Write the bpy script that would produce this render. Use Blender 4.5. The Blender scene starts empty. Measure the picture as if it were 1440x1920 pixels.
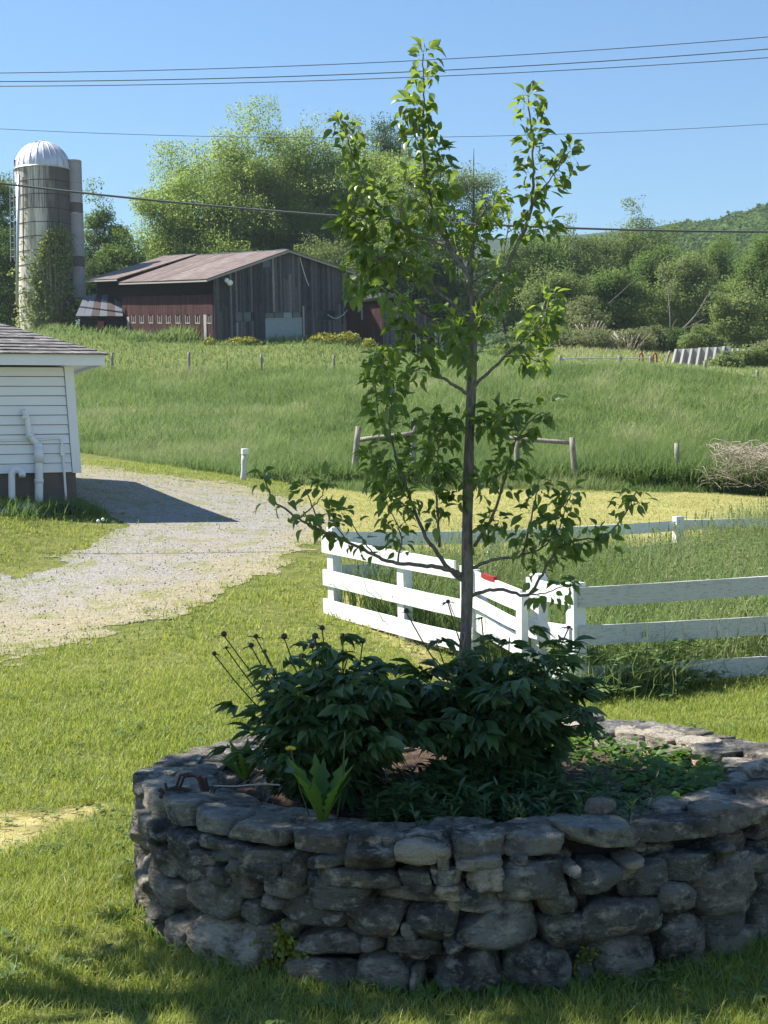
import bpy, bmesh, math, random
import numpy as np
from mathutils import Vector, Matrix, noise

rng = np.random.default_rng(11)
random.seed(11)
R = math.radians
scene = bpy.context.scene
COL = scene.collection

# ------------------------------------------------------------------ camera model
F, CX, CY, H = 2660.0, 720.0, 960.0, 2.06
PITCH, ROLL = math.atan(100 / 2660), R(1.3)
fwd = np.array([0, math.cos(PITCH), -math.sin(PITCH)])
_up = np.array([0, math.sin(PITCH), math.cos(PITCH)])
_rt = np.array([1.0, 0, 0])
rt = math.cos(ROLL) * _rt - math.sin(ROLL) * _up
up = math.cos(ROLL) * _up + math.sin(ROLL) * _rt


def ray(px, py):
    return fwd + (px - CX) / F * rt - (py - CY) / F * up


def P(px, py, y):
    """the world point seen at a photo pixel, y metres down the garden"""
    d = ray(px, py)
    return np.array([0, 0, H]) + d * (y / d[1])


def proj(x, y, z):
    q = np.stack([x, y, z - H], -1)
    w = q @ fwd
    w = np.where(w < 0.05, 0.05, w)
    return CX + F * (q @ rt) / w, CY - F * (q @ up) / w


cam = bpy.data.cameras.new('camera')
cam.sensor_fit = 'VERTICAL'
cam.sensor_height = 36
cam.sensor_width = 27
cam.lens = 36 * F / 1920
cam.clip_start = 0.1
cam.clip_end = 9000
co = bpy.data.objects.new('camera', cam)
COL.objects.link(co)
co.matrix_world = Matrix(((rt[0], up[0], -fwd[0], 0), (rt[1], up[1], -fwd[1], 0), (rt[2], up[2], -fwd[2], H), (0, 0, 0, 1)))
scene.camera = co

# ------------------------------------------------------------------ light
SUN_EL = R(51)
sun_h = np.array([-0.955, 0.296])
sun_h /= np.linalg.norm(sun_h)
SUN = Vector((sun_h[0] * math.cos(SUN_EL), sun_h[1] * math.cos(SUN_EL), math.sin(SUN_EL)))
world = bpy.data.worlds.new('World')
scene.world = world
world.use_nodes = True
nt = world.node_tree
nt.nodes.clear()
sky = nt.nodes.new('ShaderNodeTexSky')
sky.sky_type = 'NISHITA'
sky.sun_disc = False
sky.sun_elevation = SUN_EL
sky.sun_rotation = math.atan2(sun_h[0], sun_h[1])
sky.air_density = 1.45
sky.dust_density = 0.1
sky.ozone_density = 9.5
bg = nt.nodes.new('ShaderNodeBackground')
bg.inputs['Strength'].default_value = 0.062
wo = nt.nodes.new('ShaderNodeOutputWorld')
nt.links.new(sky.outputs[0], bg.inputs[0])
nt.links.new(bg.outputs[0], wo.inputs[0])
sl = bpy.data.lights.new('sun', 'SUN')
sl.energy = 4.4
sl.angle = R(0.55)
sl.color = (1.0, 0.955, 0.88)
so = bpy.data.objects.new('sun', sl)
COL.objects.link(so)
so.rotation_euler = SUN.to_track_quat('Z', 'Y').to_euler()
so.location = (-20, 6, 30)
scene.view_settings.view_transform = 'Standard'
scene.view_settings.look = 'None'
scene.view_settings.exposure = 1.34
scene.view_settings.gamma = 1.0
scene.cycles.max_bounces = 6
scene.cycles.diffuse_bounces = 3
scene.cycles.glossy_bounces = 2
scene.cycles.transmission_bounces = 4
scene.cycles.transparent_max_bounces = 8
scene.cycles.use_denoising = True


# ------------------------------------------------------------------ object helpers
def tag(o, label=None, cat=None, group=None, kind=None):
    if label: o['label'] = label
    if cat: o['category'] = cat
    if group: o['group'] = group
    if kind: o['kind'] = kind
    return o


def thing(name, loc, label, cat, group=None):
    o = bpy.data.objects.new(name, None)
    o.empty_display_size = 0.2
    COL.objects.link(o)
    o.location = Vector(loc)
    return tag(o, label, cat, group)


def link(name, me, mat, parent=None):
    o = bpy.data.objects.new(name, me)
    COL.objects.link(o)
    if mat is not None:
        for m in (mat if isinstance(mat, (list, tuple)) else [mat]):
            me.materials.append(m)
    if parent is not None:
        o.parent = parent
        if parent.type == 'EMPTY':
            o.matrix_parent_inverse = Matrix.Translation(parent.location).inverted()
    return o


class MB:
    """collects pieces of one mesh: arrays of vertices, faces and a per-vertex tint"""
    def __init__(s):
        s.v, s.f, s.t, s.n = [], [], [], 0

    def add(s, V, Fc, tint=0.5):
        V = np.asarray(V, float).reshape(-1, 3)
        Fc = np.asarray(Fc, int)
        if len(V) == 0: return s
        s.v.append(V)
        s.f.append(Fc + s.n)
        s.t.append(np.broadcast_to(np.asarray(tint, float), (len(V),)))
        s.n += len(V)
        return s

    def build(s, name, mat, parent=None, smooth=False):
        V = np.concatenate(s.v).astype(np.float32)
        T = np.concatenate(s.t).astype(np.float32)
        me = bpy.data.meshes.new(name)
        loops, starts, k = [], [], 0
        for Fc in s.f:
            m, c = Fc.shape
            loops.append(Fc.ravel())
            starts.append(k + np.arange(m) * c)
            k += m * c
        L = np.concatenate(loops).astype(np.int32)
        S = np.concatenate(starts).astype(np.int32)
        me.vertices.add(len(V)); me.vertices.foreach_set('co', V.ravel())
        me.loops.add(len(L)); me.loops.foreach_set('vertex_index', L)
        me.polygons.add(len(S)); me.polygons.foreach_set('loop_start', S)
        me.update(calc_edges=True)
        a = me.attributes.new('tint', 'FLOAT', 'POINT')
        a.data.foreach_set('value', T)
        me.polygons.foreach_set('use_smooth', np.full(len(S), bool(smooth)))
        me.validate()
        return link(name, me, mat, parent)


QUADBOX = np.array([[0, 1, 3, 2], [4, 6, 7, 5], [0, 4, 5, 1], [2, 3, 7, 6], [0, 2, 6, 4], [1, 5, 7, 3]])


def box_v(c, sx, sy, sz, ex=(1, 0, 0), ey=(0, 1, 0), ez=(0, 0, 1)):
    c, ex, ey, ez = map(np.asarray, (c, ex, ey, ez))
    out = []
    for x in (-.5, .5):
        for y in (-.5, .5):
            for z in (-.5, .5):
                out.append(c + ex * x * sx + ey * y * sy + ez * z * sz)
    return np.array(out)


def add_box(mb, c, sx, sy, sz, ex=(1, 0, 0), ey=(0, 1, 0), ez=(0, 0, 1), tint=.5):
    mb.add(box_v(c, sx, sy, sz, ex, ey, ez), QUADBOX, tint)


def add_prism8(mb, pts, tint=.5):
    """pts: eight corners, ordered like box_v"""
    mb.add(np.array(pts), QUADBOX, tint)


def tube(pts, radii, n=6, cap=True):
    pts = np.asarray(pts, float)
    m = len(pts)
    radii = np.broadcast_to(np.asarray(radii, float), (m,))
    tg = np.gradient(pts, axis=0)
    tg /= np.linalg.norm(tg, axis=1, keepdims=True) + 1e-9
    ref = np.array([0, 0, 1.0]) if abs(tg[0][2]) < .9 else np.array([1.0, 0, 0])
    a = np.cross(tg[0], ref); a /= np.linalg.norm(a)
    V = []
    an = np.arange(n) / n * 2 * np.pi
    for i in range(m):
        a = a - tg[i] * (a @ tg[i]); a /= np.linalg.norm(a) + 1e-9
        b = np.cross(tg[i], a)
        V.append(pts[i] + radii[i] * (np.cos(an)[:, None] * a + np.sin(an)[:, None] * b))
    V = np.concatenate(V)
    i, j = np.meshgrid(np.arange(m - 1), np.arange(n), indexing='ij')
    i, j = i.ravel(), j.ravel(); k = (j + 1) % n
    Fc = np.stack([i * n + j, i * n + k, (i + 1) * n + k, (i + 1) * n + j], 1)
    if cap:
        V = np.concatenate([V, pts[:1], pts[-1:]])
        q = np.arange(n); e = (q + 1) % n
        z = m * n
        Fc = np.concatenate([Fc, np.stack([e, q, np.full(n, z), np.full(n, z)], 1)[:, [0, 1, 2, 2]][:, :4],
                             np.stack([(m - 1) * n + q, (m - 1) * n + e, np.full(n, z + 1), np.full(n, z + 1)], 1)])
        # caps as triangles are written as quads with a doubled corner: split them off instead
        quads = Fc[:(m - 1) * n]
        tris = Fc[(m - 1) * n:, :3]
        return V, quads, tris
    return V, Fc, None


def add_tube(mb, pts, radii, n=6, tint=.5):
    V, q, t = tube(pts, radii, n)
    base = mb.n
    mb.add(V, q, tint)
    if t is not None:
        mb.f.append(t + base)


def smooth_path(pts, k=4):
    """Catmull-Rom through points"""
    pts = np.asarray(pts, float)
    p = np.concatenate([2 * pts[:1] - pts[1:2], pts, 2 * pts[-1:] - pts[-2:-1]])
    out = []
    for i in range(1, len(p) - 2):
        for s in np.arange(k) / k:
            a, b, c, d = p[i - 1], p[i], p[i + 1], p[i + 2]
            out.append(.5 * (2 * b + (c - a) * s + (2 * a - 5 * b + 4 * c - d) * s * s + (3 * b - a - 3 * c + d) * s ** 3))
    out.append(p[-2])
    return np.array(out)


def unit(v):
    v = np.asarray(v, float)
    return v / (np.linalg.norm(v, axis=-1, keepdims=True) + 1e-9)


def scatter(mb, TV, TF, pos, yax, nrm, scale, tint):
    """copies a template (x = width, y = length, z = normal) to many places"""
    pos = np.asarray(pos); N = len(pos)
    if N == 0: return
    y = unit(yax)
    x = unit(np.cross(y, nrm))
    z = np.cross(x, y)
    sc = np.asarray(scale, float)
    if sc.ndim == 0: sc = np.full((N, 3), float(sc))
    elif sc.ndim == 1: sc = np.repeat(sc[:, None], 3, 1)
    V = pos[:, None, :] + (TV[None, :, 0:1] * sc[:, None, 0:1]) * x[:, None, :] + (TV[None, :, 1:2] * sc[:, None, 1:2]) * y[:, None, :] + (TV[None, :, 2:3] * sc[:, None, 2:3]) * z[:, None, :]
    n = len(TV)
    Fc = (TF[None] + (np.arange(N) * n)[:, None, None]).reshape(-1, TF.shape[1])
    mb.add(V.reshape(-1, 3), Fc, np.repeat(np.broadcast_to(tint, (N,)), n))


def leaf_template(width=.5, fold=.3, droop=.3, rows=5):
    t = np.linspace(0, 1, rows)
    w = width * .5 * np.sin(np.pi * np.clip(t, 0.03, .985) ** .8) ** .9
    V = []
    for ti, wi in zip(t, w):
        for s in (-1, 0, 1):
            V.append((s * wi, ti, abs(s) * wi * fold * 1.6 - droop * ti * ti))
    Fc = []
    for i in range(rows - 1):
        for j in (0, 1):
            a = i * 3 + j
            Fc.append((a, a + 1, a + 4, a + 3))
    return np.array(V), np.array(Fc)


def blade_template(bend=.35):
    V = np.array([(-.5, 0, 0), (.5, 0, 0), (-.38, .5, bend * .2), (.38, .5, bend * .2), (0, 1, bend)])
    Fc = np.array([(0, 1, 3), (0, 3, 2), (2, 3, 4)])
    return V, Fc


CARD_V = np.array([(-.5, 0, 0), (0, -.5, .12), (.5, 0, 0), (0, .6, .12)])
CARD_F = np.array([(0, 1, 2, 3)])


def rand_dirs(n):
    v = rng.normal(size=(n, 3))
    return unit(v)


# vectorised value noise
_perm = rng.random((256, 256))


def vnoise(x, y, s=1.0):
    x = np.asarray(x) / s + 1000.3; y = np.asarray(y) / s + 1000.7
    xi, yi = np.floor(x).astype(int), np.floor(y).astype(int)
    fx, fy = x - xi, y - yi
    fx = fx * fx * (3 - 2 * fx); fy = fy * fy * (3 - 2 * fy)
    g = lambda a, b: _perm[a % 256, b % 256]
    return (g(xi, yi) * (1 - fx) + g(xi + 1, yi) * fx) * (1 - fy) + (g(xi, yi + 1) * (1 - fx) + g(xi + 1, yi + 1) * fx) * fy


def fnoise(x, y, s=1.0):
    return .55 * vnoise(x, y, s) + .28 * vnoise(x + 31, y - 17, s * .47) + .17 * vnoise(x - 9, y + 57, s * .21)


# ------------------------------------------------------------------ terrain
ctrl = []
for u in (-.7, -.3, 0, .3, .7):
    for y in (-1.0, 2.0, 4.5, 7.5): ctrl.append((u * (y + 4), y, 0.0))
for px, py, y in [(0, 1240, 13.5), (-500, 1262, 13.5), (300, 1168, 15.2), (430, 1112, 17), (628, 1152, 16), (600, 1030, 20),
                  (0, 1075, 18.5), (130, 950, 23.2), (20, 957, 21.8), (-500, 955, 20), (405, 968, 23.4), (160, 875, 30), (450, 906, 31), (-300, 875, 30),
                  (665, 908, 35), (860, 912, 35), (1075, 910, 35), (1440, 932, 34), (1900, 935, 34), (100, 862, 36), (-400, 840, 36),
                  (490, 696, 80), (210, 694, 80), (625, 692, 80), (-300, 690, 80), (402, 643, 97), (230, 630, 106.5), (540, 637, 101),
                  (655, 634, 104.6), (830, 684, 103), (120, 624, 112), (-300, 620, 112), (1050, 686, 73), (1220, 688, 72), (1420, 714, 65),
                  (1322, 699, 68), (1262, 686, 82), (1400, 692, 84), (1000, 658, 98), (1200, 662, 98), (1440, 684, 95), (1900, 700, 90), (860, 686, 80)]:
    ctrl.append(tuple(P(px, py, y)))
ctrl += [(1.6, 12.4, -.1), (2.5, 12.6, -.12), (4.4, 13.2, -.1), (8.5, 14, -.1), (1.0, 10, -.03), (-1, 10, .02), (-3.5, 10.5, .06), (4.0, 10, -.03),
         (4.77, 23, .42), (9.5, 24, .42), (1.4, 18.6, .4), (6.6, 26, .86), (12, 27, .86), (2.4, 25.5, .86), (0, 22, .83)]
for u, z in ((-.7, 12.8), (-.3, 13), (0, 11), (.25, 10), (.7, 9)): ctrl.append((u * 134, 130, z))
for u in (-.7, -.2, .2, .7):
    ctrl.append((u * 224, 220, 11)); ctrl.append((u * 604, 600, 11)); ctrl.append((u * 2504, 2500, 11))
ctrl = np.array(ctrl)


def uv(x, y):
    y = np.maximum(np.asarray(y, float), -2)
    return np.stack([2.2 * np.clip(np.asarray(x) / (y + 4), -.75, .75), np.log(y + 4)], -1)


cuv = uv(ctrl[:, 0], ctrl[:, 1])


def _phi(d2):
    return .5 * d2 * np.log(d2 + 1e-12)


_n = len(ctrl)
_A = np.zeros((_n + 3, _n + 3))
_A[:_n, :_n] = _phi(((cuv[:, None] - cuv[None]) ** 2).sum(-1)) + np.eye(_n) * 2e-4
_A[:_n, _n] = 1; _A[:_n, _n + 1:] = cuv
_A[_n:, :_n] = _A[:_n, _n:].T
_b = np.zeros(_n + 3); _b[:_n] = ctrl[:, 2]
_w = np.linalg.solve(_A, _b)


def ground(x, y):
    x = np.atleast_1d(np.asarray(x, float)); y = np.atleast_1d(np.asarray(y, float))
    sh = x.shape
    q = uv(x.ravel(), y.ravel())
    out = np.empty(len(q))
    for i in range(0, len(q), 60000):
        c = q[i:i + 60000]
        out[i:i + 60000] = _phi(((c[:, None] - cuv[None]) ** 2).sum(-1)) @ _w[:_n] + _w[_n] + c @ _w[_n + 1:]
    return out.reshape(sh)


def gz(x, y):
    return float(ground(x, y)[0])


def hit(px, py, y0=3.0):
    d = ray(px, py)
    ys = np.exp(np.linspace(math.log(y0), math.log(160), 900))
    x = d[0] / d[1] * ys; z = H + d[2] / d[1] * ys
    g = ground(x, ys)
    k = np.argmax(z < g) if (z < g).any() else len(ys) - 1
    return np.array([x[k], ys[k], g[k]])


def inpoly(px, py, poly):
    poly = np.asarray(poly, float)
    inside = np.zeros(px.shape, bool)
    j = len(poly) - 1
    for i in range(len(poly)):
        xi, yi = poly[i]; xj, yj = poly[j]
        c = ((yi > py) != (yj > py)) & (px < (xj - xi) * (py - yi) / (yj - yi + 1e-12) + xi)
        inside ^= c
        j = i
    return inside


# ------------------------------------------------------------------ materials
class Mat:
    def __init__(s, name):
        s.m = bpy.data.materials.new(name)
        s.m.use_nodes = True
        s.t = s.m.node_tree
        s.t.nodes.clear()
        s.out = s.t.nodes.new('ShaderNodeOutputMaterial')

    def n(s, kind, **kw):
        nd = s.t.nodes.new('ShaderNode' + kind)
        for k, v in kw.items():
            if k.startswith('_'):
                setattr(nd, k[1:], v)
            else:
                key = int(k[1:]) if k[0] == 'i' and k[1:].isdigit() else k.replace('__', ' ')
                sock = nd.inputs[key]
                if hasattr(v, 'is_linked') or isinstance(v, bpy.types.NodeSocket):
                    s.t.links.new(v, sock)
                else:
                    if isinstance(v, tuple) and len(v) == 3 and sock.type == 'RGBA': v = (*v, 1)
                    sock.default_value = v
        return nd

    def noise(s, scale, detail=4, rough=.55, vec=None, **kw):
        a = dict(Scale=scale, Detail=detail, Roughness=rough)
        if vec is not None: a['Vector'] = vec
        return s.n('TexNoise', **a).outputs[0]

    def ramp(s, fac, stops, interp='LINEAR'):
        nd = s.t.nodes.new('ShaderNodeValToRGB')
        nd.color_ramp.interpolation = interp
        el = nd.color_ramp.elements
        while len(el) < len(stops): el.new(.5)
        for e, (p, c) in zip(el, stops):
            e.position = p
            e.color = (*c, 1) if isinstance(c, tuple) else (c, c, c, 1)
        s.t.links.new(fac, nd.inputs[0])
        return nd.outputs[0]

    def mix(s, fac, a, b, blend='MIX'):
        nd = s.t.nodes.new('ShaderNodeMix')
        nd.data_type = 'RGBA'; nd.blend_type = blend
        for sock, v in ((nd.inputs[0], fac), (nd.inputs[6], a), (nd.inputs[7], b)):
            if isinstance(v, bpy.types.NodeSocket): s.t.links.new(v, sock)
            else: sock.default_value = (*v, 1) if isinstance(v, tuple) else v
        return nd.outputs[2]

    def math(s, op, a, b=0.0):
        nd = s.t.nodes.new('ShaderNodeMath'); nd.operation = op
        for sock, v in ((nd.inputs[0], a), (nd.inputs[1], b)):
            if isinstance(v, bpy.types.NodeSocket): s.t.links.new(v, sock)
            else: sock.default_value = v
        return nd.outputs[0]

    def attr(s, name='tint'):
        nd = s.t.nodes.new('ShaderNodeAttribute'); nd.attribute_name = name
        return nd.outputs['Fac']

    def pos(s, scale=(1, 1, 1)):
        g = s.t.nodes.new('ShaderNodeNewGeometry')
        mp = s.n('Mapping', Vector=g.outputs['Position'], Scale=scale)
        return mp.outputs[0]

    def bump(s, h, strength=.4, dist=.02):
        return s.n('Bump', Height=h, Strength=strength, Distance=dist).outputs[0]

    def finish(s, color, rough=.8, normal=None, metal=0.0, spec=.3, transl=None, tfac=.35):
        kw = dict(Roughness=rough, Metallic=metal)
        kw['Base__Color'] = color
        kw['Specular__IOR__Level'] = spec
        p = s.n('BsdfPrincipled', **kw)
        if normal is not None: s.t.links.new(normal, p.inputs['Normal'])
        o = p.outputs[0]
        if transl is not None:
            tr = s.n('BsdfTranslucent', Color=transl)
            mx = s.t.nodes.new('ShaderNodeMixShader')
            mx.inputs[0].default_value = tfac
            s.t.links.new(o, mx.inputs[1]); s.t.links.new(tr.outputs[0], mx.inputs[2])
            o = mx.outputs[0]
        s.t.links.new(o, s.out.inputs[0])
        return s.m


def leaf_mat(name, stops, tcol, tfac=.4, rough=.5, spec=.35):
    m = Mat(name)
    c = m.ramp(m.attr(), stops)
    t = m.mix(.75, c, tcol)
    return m.finish(c, rough, spec=spec, transl=t, tfac=tfac)


def plain_mat(name, col, rough=.7, spec=.3, metal=0., var=.25, scale=6., bump=.15, bscale=40.):
    m = Mat(name)
    p = m.pos()
    nz = m.noise(scale, 5, .6, p)
    c = m.mix(m.math('MULTIPLY', nz, var * 2), col, tuple(x * .45 for x in col))
    b = m.bump(m.noise(bscale, 4, .6, p), bump, .01)
    return m.finish(c, rough, b, metal, spec)


G = {}
G['lawn'] = leaf_mat('lawn_grass', [(0, (.12, .18, .026)), (.4, (.24, .29, .05)), (.7, (.38, .39, .1)), (.9, (.55, .48, .22)), (1, (.64, .53, .3))], (.46, .52, .08), .42)
G['field'] = leaf_mat('field_grass', [(0, (.06, .115, .036)), (.4, (.125, .19, .06)), (.75, (.235, .285, .11)), (1, (.38, .34, .21))], (.26, .37, .1), .38, .7, .15)
G['pear'] = leaf_mat('pear_leaves', [(0, (.04, .08, .018)), (.5, (.088, .148, .03)), (1, (.19, .25, .055))], (.36, .5, .06), .42, .36, .55)
G['peony'] = leaf_mat('peony_leaves', [(0, (.03, .065, .022)), (.6, (.06, .115, .036)), (1, (.11, .17, .055))], (.16, .3, .05), .28, .42, .45)
G['herb'] = leaf_mat('herb_leaves', [(0, (.05, .095, .035)), (.6, (.09, .15, .06)), (1, (.15, .21, .1))], (.16, .28, .06), .3)
G['dandelion'] = leaf_mat('dandelion_leaves', [(0, (.05, .11, .02)), (1, (.11, .2, .03))], (.22, .4, .03), .38)
G['spurge'] = leaf_mat('spurge_leaves', [(0, (.12, .15, .02)), (1, (.3, .3, .04))], (.4, .4, .04), .35)
G['locust'] = leaf_mat('locust_leaves', [(0, (.13, .19, .045)), (.5, (.2, .27, .07)), (1, (.3, .37, .11))], (.38, .49, .11), .58, .8, .05)
G['maple'] = leaf_mat('maple_leaves', [(0, (.055, .1, .028)), (.5, (.12, .18, .048)), (1, (.2, .27, .08))], (.25, .36, .08), .44, .8, .05)
G['dark'] = leaf_mat('dark_leaves', [(0, (.042, .075, .026)), (.6, (.08, .13, .04)), (1, (.14, .195, .062))], (.16, .25, .05), .36, .8, .05)
G['mid'] = leaf_mat('mid_leaves', [(0, (.1, .15, .046)), (.5, (.17, .225, .075)), (1, (.26, .31, .12))], (.3, .38, .11), .44, .8, .05)
G['olive'] = leaf_mat('olive_leaves', [(0, (.12, .145, .055)), (.6, (.2, .225, .095)), (1, (.3, .31, .15))], (.28, .32, .12), .36, .7, .1)
G['conifer'] = leaf_mat('conifer_needles', [(0, (.014, .035, .02)), (1, (.03, .06, .03))], (.03, .07, .03), .1)
G['vine'] = leaf_mat('vine_leaves', [(0, (.12, .16, .045)), (.6, (.26, .3, .11)), (1, (.42, .44, .19))], (.36, .43, .13), .46, .7, .1)
G['yellow'] = leaf_mat('yellow_flowers', [(0, (.09, .14, .03)), (.55, (.16, .2, .03)), (.7, (.5, .4, .03)), (1, (.6, .45, .03))], (.4, .4, .04), .3)
G['straw'] = leaf_mat('dry_straw', [(0, (.26, .18, .09)), (1, (.55, .42, .24))], (.4, .3, .14), .25)
G['twig'] = plain_mat('dry_twigs', (.46, .38, .29), .9, var=.3)


def bark_mat(name, c1, c2, sc=30):
    m = Mat(name)
    p = m.pos((1, 1, .25))
    nz = m.noise(sc, 6, .65, p)
    c = m.ramp(nz, [(.3, c1), (.7, c2)])
    return m.finish(c, .85, m.bump(nz, .6, .01), spec=.2)


G['bark'] = bark_mat('tree_bark', (.06, .05, .042), (.18, .15, .125), 4)
G['pearbark'] = bark_mat('pear_bark', (.09, .075, .062), (.3, .26, .22), 55)
G['deadwood'] = bark_mat('dead_wood', (.1, .09, .078), (.25, .22, .19), 12)
G['postwood'] = bark_mat('grey_post_wood', (.14, .12, .1), (.38, .34, .28), 25)

# ground
m = Mat('ground_soil_and_turf')
p = m.pos()
a = m.attr('tint')
n1 = m.noise(.35, 5, .6, p); n2 = m.noise(6, 5, .7, p); n3 = m.noise(60, 4, .7, p)
turf = m.ramp(n2, [(.25, (.05, .078, .014)), (.5, (.1, .13, .024)), (.75, (.2, .19, .06))])
dry = m.ramp(n2, [(.25, (.2, .19, .06)), (.5, (.36, .32, .12)), (.75, (.52, .43, .2))])
c = m.mix(a, turf, dry)
G['ground'] = m.finish(c, .95, m.bump(m.math('ADD', n2, n3), .7, .03), spec=.1)

# gravel
m = Mat('gravel')
p = m.pos()
vor = m.n('TexVoronoi', Vector=p, Scale=32.0)
vor2 = m.n('TexVoronoi', Vector=p, Scale=75.0)
st = m.ramp(vor.outputs['Color'], [(0, (.15, .136, .12)), (.5, (.275, .253, .225)), (1, (.44, .41, .365))])
st2 = m.ramp(vor2.outputs['Color'], [(0, (.16, .146, .13)), (1, (.4, .37, .325))])
c = m.mix(.5, st, st2)
pat = m.noise(.9, 6, .68, p)
pat2 = m.noise(2.3, 6, .72, p)
tan = m.ramp(m.noise(14, 4, .7, p), [(.3, (.22, .19, .115)), (.7, (.4, .345, .235))])
grn = m.ramp(m.noise(18, 4, .7, p), [(.3, (.12, .14, .03)), (.7, (.26, .26, .08))])
att = m.attr('tint')
c = m.mix(m.ramp(m.math('ADD', pat, att), [(.56, 0.), (.8, 1.)]), c, tan)
c = m.mix(m.math('MULTIPLY', m.ramp(pat2, [(.5, 0.), (.62, 1.)]), .75), c, grn)
G['gravel'] = m.finish(c, .95, m.bump(m.math('ADD', vor.outputs['Distance'], m.noise(90, 3, .6, p)), .8, .015), spec=.15)

m = Mat('loose_pebbles')
G['pebble'] = m.finish(m.ramp(m.attr(), [(0, (.2, .185, .165)), (.5, (.3, .28, .25)), (1, (.5, .47, .43))]), .9, spec=.2)

m = Mat('garden_soil')
p = m.pos()
n2 = m.noise(14, 6, .7, p)
c = m.ramp(n2, [(.3, (.035, .026, .02)), (.55, (.09, .062, .045)), (.75, (.22, .15, .11))])
G['soil'] = m.finish(c, .95, m.bump(n2, .9, .03), spec=.1)

# stones
m = Mat('field_stone')
p = m.pos()
a = m.attr()
n1 = m.noise(7, 7, .66, p); n2 = m.noise(38, 6, .72, p); n3 = m.noise(120, 4, .7, p)
strat = m.noise(13, 6, .65, m.pos((1, 1, 4)))
base = m.ramp(a, [(0, (.085, .085, .088)), (.18, (.15, .135, .118)), (.32, (.145, .152, .148)), (.46, (.235, .208, .172)), (.6, (.25, .25, .235)), (.76, (.4, .35, .285)), (.88, (.56, .52, .46)), (1, (.56, .41, .285))])
blot = m.noise(5.5, 5, .6, p); blot2 = m.noise(11, 6, .65, m.pos((1, 1, 1.6)))
c = m.mix(m.ramp(blot, [(.38, .9), (.5, 0.)]), base, (.035, .033, .031))
c = m.mix(m.ramp(blot2, [(.53, 0.), (.66, .85)]), c, (.5, .46, .39))
c = m.mix(m.ramp(m.noise(4.2, 5, .65, m.pos((1.2, 1, .9))), [(.56, 0.), (.68, .6)]), c, (.13, .14, .085))
c = m.mix(m.ramp(n2, [(.56, 0.), (.7, .55)]), c, (.5, .47, .41))
c = m.mix(m.ramp(n3, [(.34, .35), (.46, 0.)]), c, (.04, .038, .035))
c = m.mix(m.ramp(strat, [(.36, .5), (.46, 0.)]), c, (.04, .038, .036))
c = m.mix(1.0, c, (1.2, 1.16, 1.08), 'MULTIPLY')
hb = m.math('ADD', m.math('MULTIPLY', n1, 1.0), m.math('ADD', m.math('MULTIPLY', n2, .8), m.math('ADD', m.math('MULTIPLY', strat, .8), m.math('MULTIPLY', n3, .3))))
G['stone'] = m.finish(c, .8, m.bump(hb, 1.0, .05), spec=.3)
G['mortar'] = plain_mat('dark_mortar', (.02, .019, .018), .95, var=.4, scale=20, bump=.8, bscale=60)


def paint_mat(name, col, worn, sc=3., amt=(.62, .75), rough=.55):
    m = Mat(name)
    p = m.pos()
    g = m.noise(sc * 4, 6, .7, m.pos((1, 1, 6)))
    w = m.ramp(g, [(amt[0], 0.), (amt[1], 1.)])
    c = m.mix(m.math('MULTIPLY', w, .7), col, worn)
    c = m.mix(m.math('MULTIPLY', m.noise(2.2, 5, .6, p), .22), c, tuple(x * .6 for x in col))
    return m.finish(c, rough, m.bump(g, .25, .006), spec=.3)


G['whitepaint'] = paint_mat('white_fence_paint', (.8, .8, .78), (.4, .37, .33))
G['wornpaint'] = paint_mat('weathered_fence_paint', (.6, .59, .56), (.27, .25, .215), amt=(.5, .66))
G['siding'] = paint_mat('white_siding_paint', (.84, .85, .86), (.6, .58, .54), amt=(.7, .85))
G['pvc'] = plain_mat('white_plastic_pipe', (.78, .79, .8), .35, .45, var=.08)
G['foundation'] = plain_mat('concrete_foundation', (.2, .17, .15), .9, var=.45, bump=.5)
m = Mat('shingle_roof')
p = m.pos()
br = m.n('TexBrick', Vector=m.pos((1, 1, 1)), Scale=4.0)
nz = m.noise(7, 6, .7, m.pos((.6, 2.5, 2.5)))
c = m.ramp(nz, [(.32, (.085, .075, .07)), (.52, (.2, .185, .175)), (.68, (.42, .4, .38))])
G['shingle'] = m.finish(c, .95, m.bump(nz, .9, .03), spec=.1)
G['edge'] = plain_mat('shingle_edge', (.07, .06, .055), .9)


def board_mat(name, stops, streak, sfac=.6):
    m = Mat(name)
    g = m.noise(5, 6, .7, m.pos((5, 5, .35)))
    c = m.ramp(m.attr(), stops)
    c = m.mix(m.math('MULTIPLY', m.ramp(g, [(.42, 0.), (.7, 1.)]), sfac), c, streak)
    c = m.mix(m.math('MULTIPLY', m.ramp(m.noise(9, 5, .7, m.pos((2, 2, .5))), [(.35, 1.), (.55, 0.)]), .5), c, (.035, .03, .03))
    return m.finish(c, .9, m.bump(g, .5, .02), spec=.15)


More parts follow.
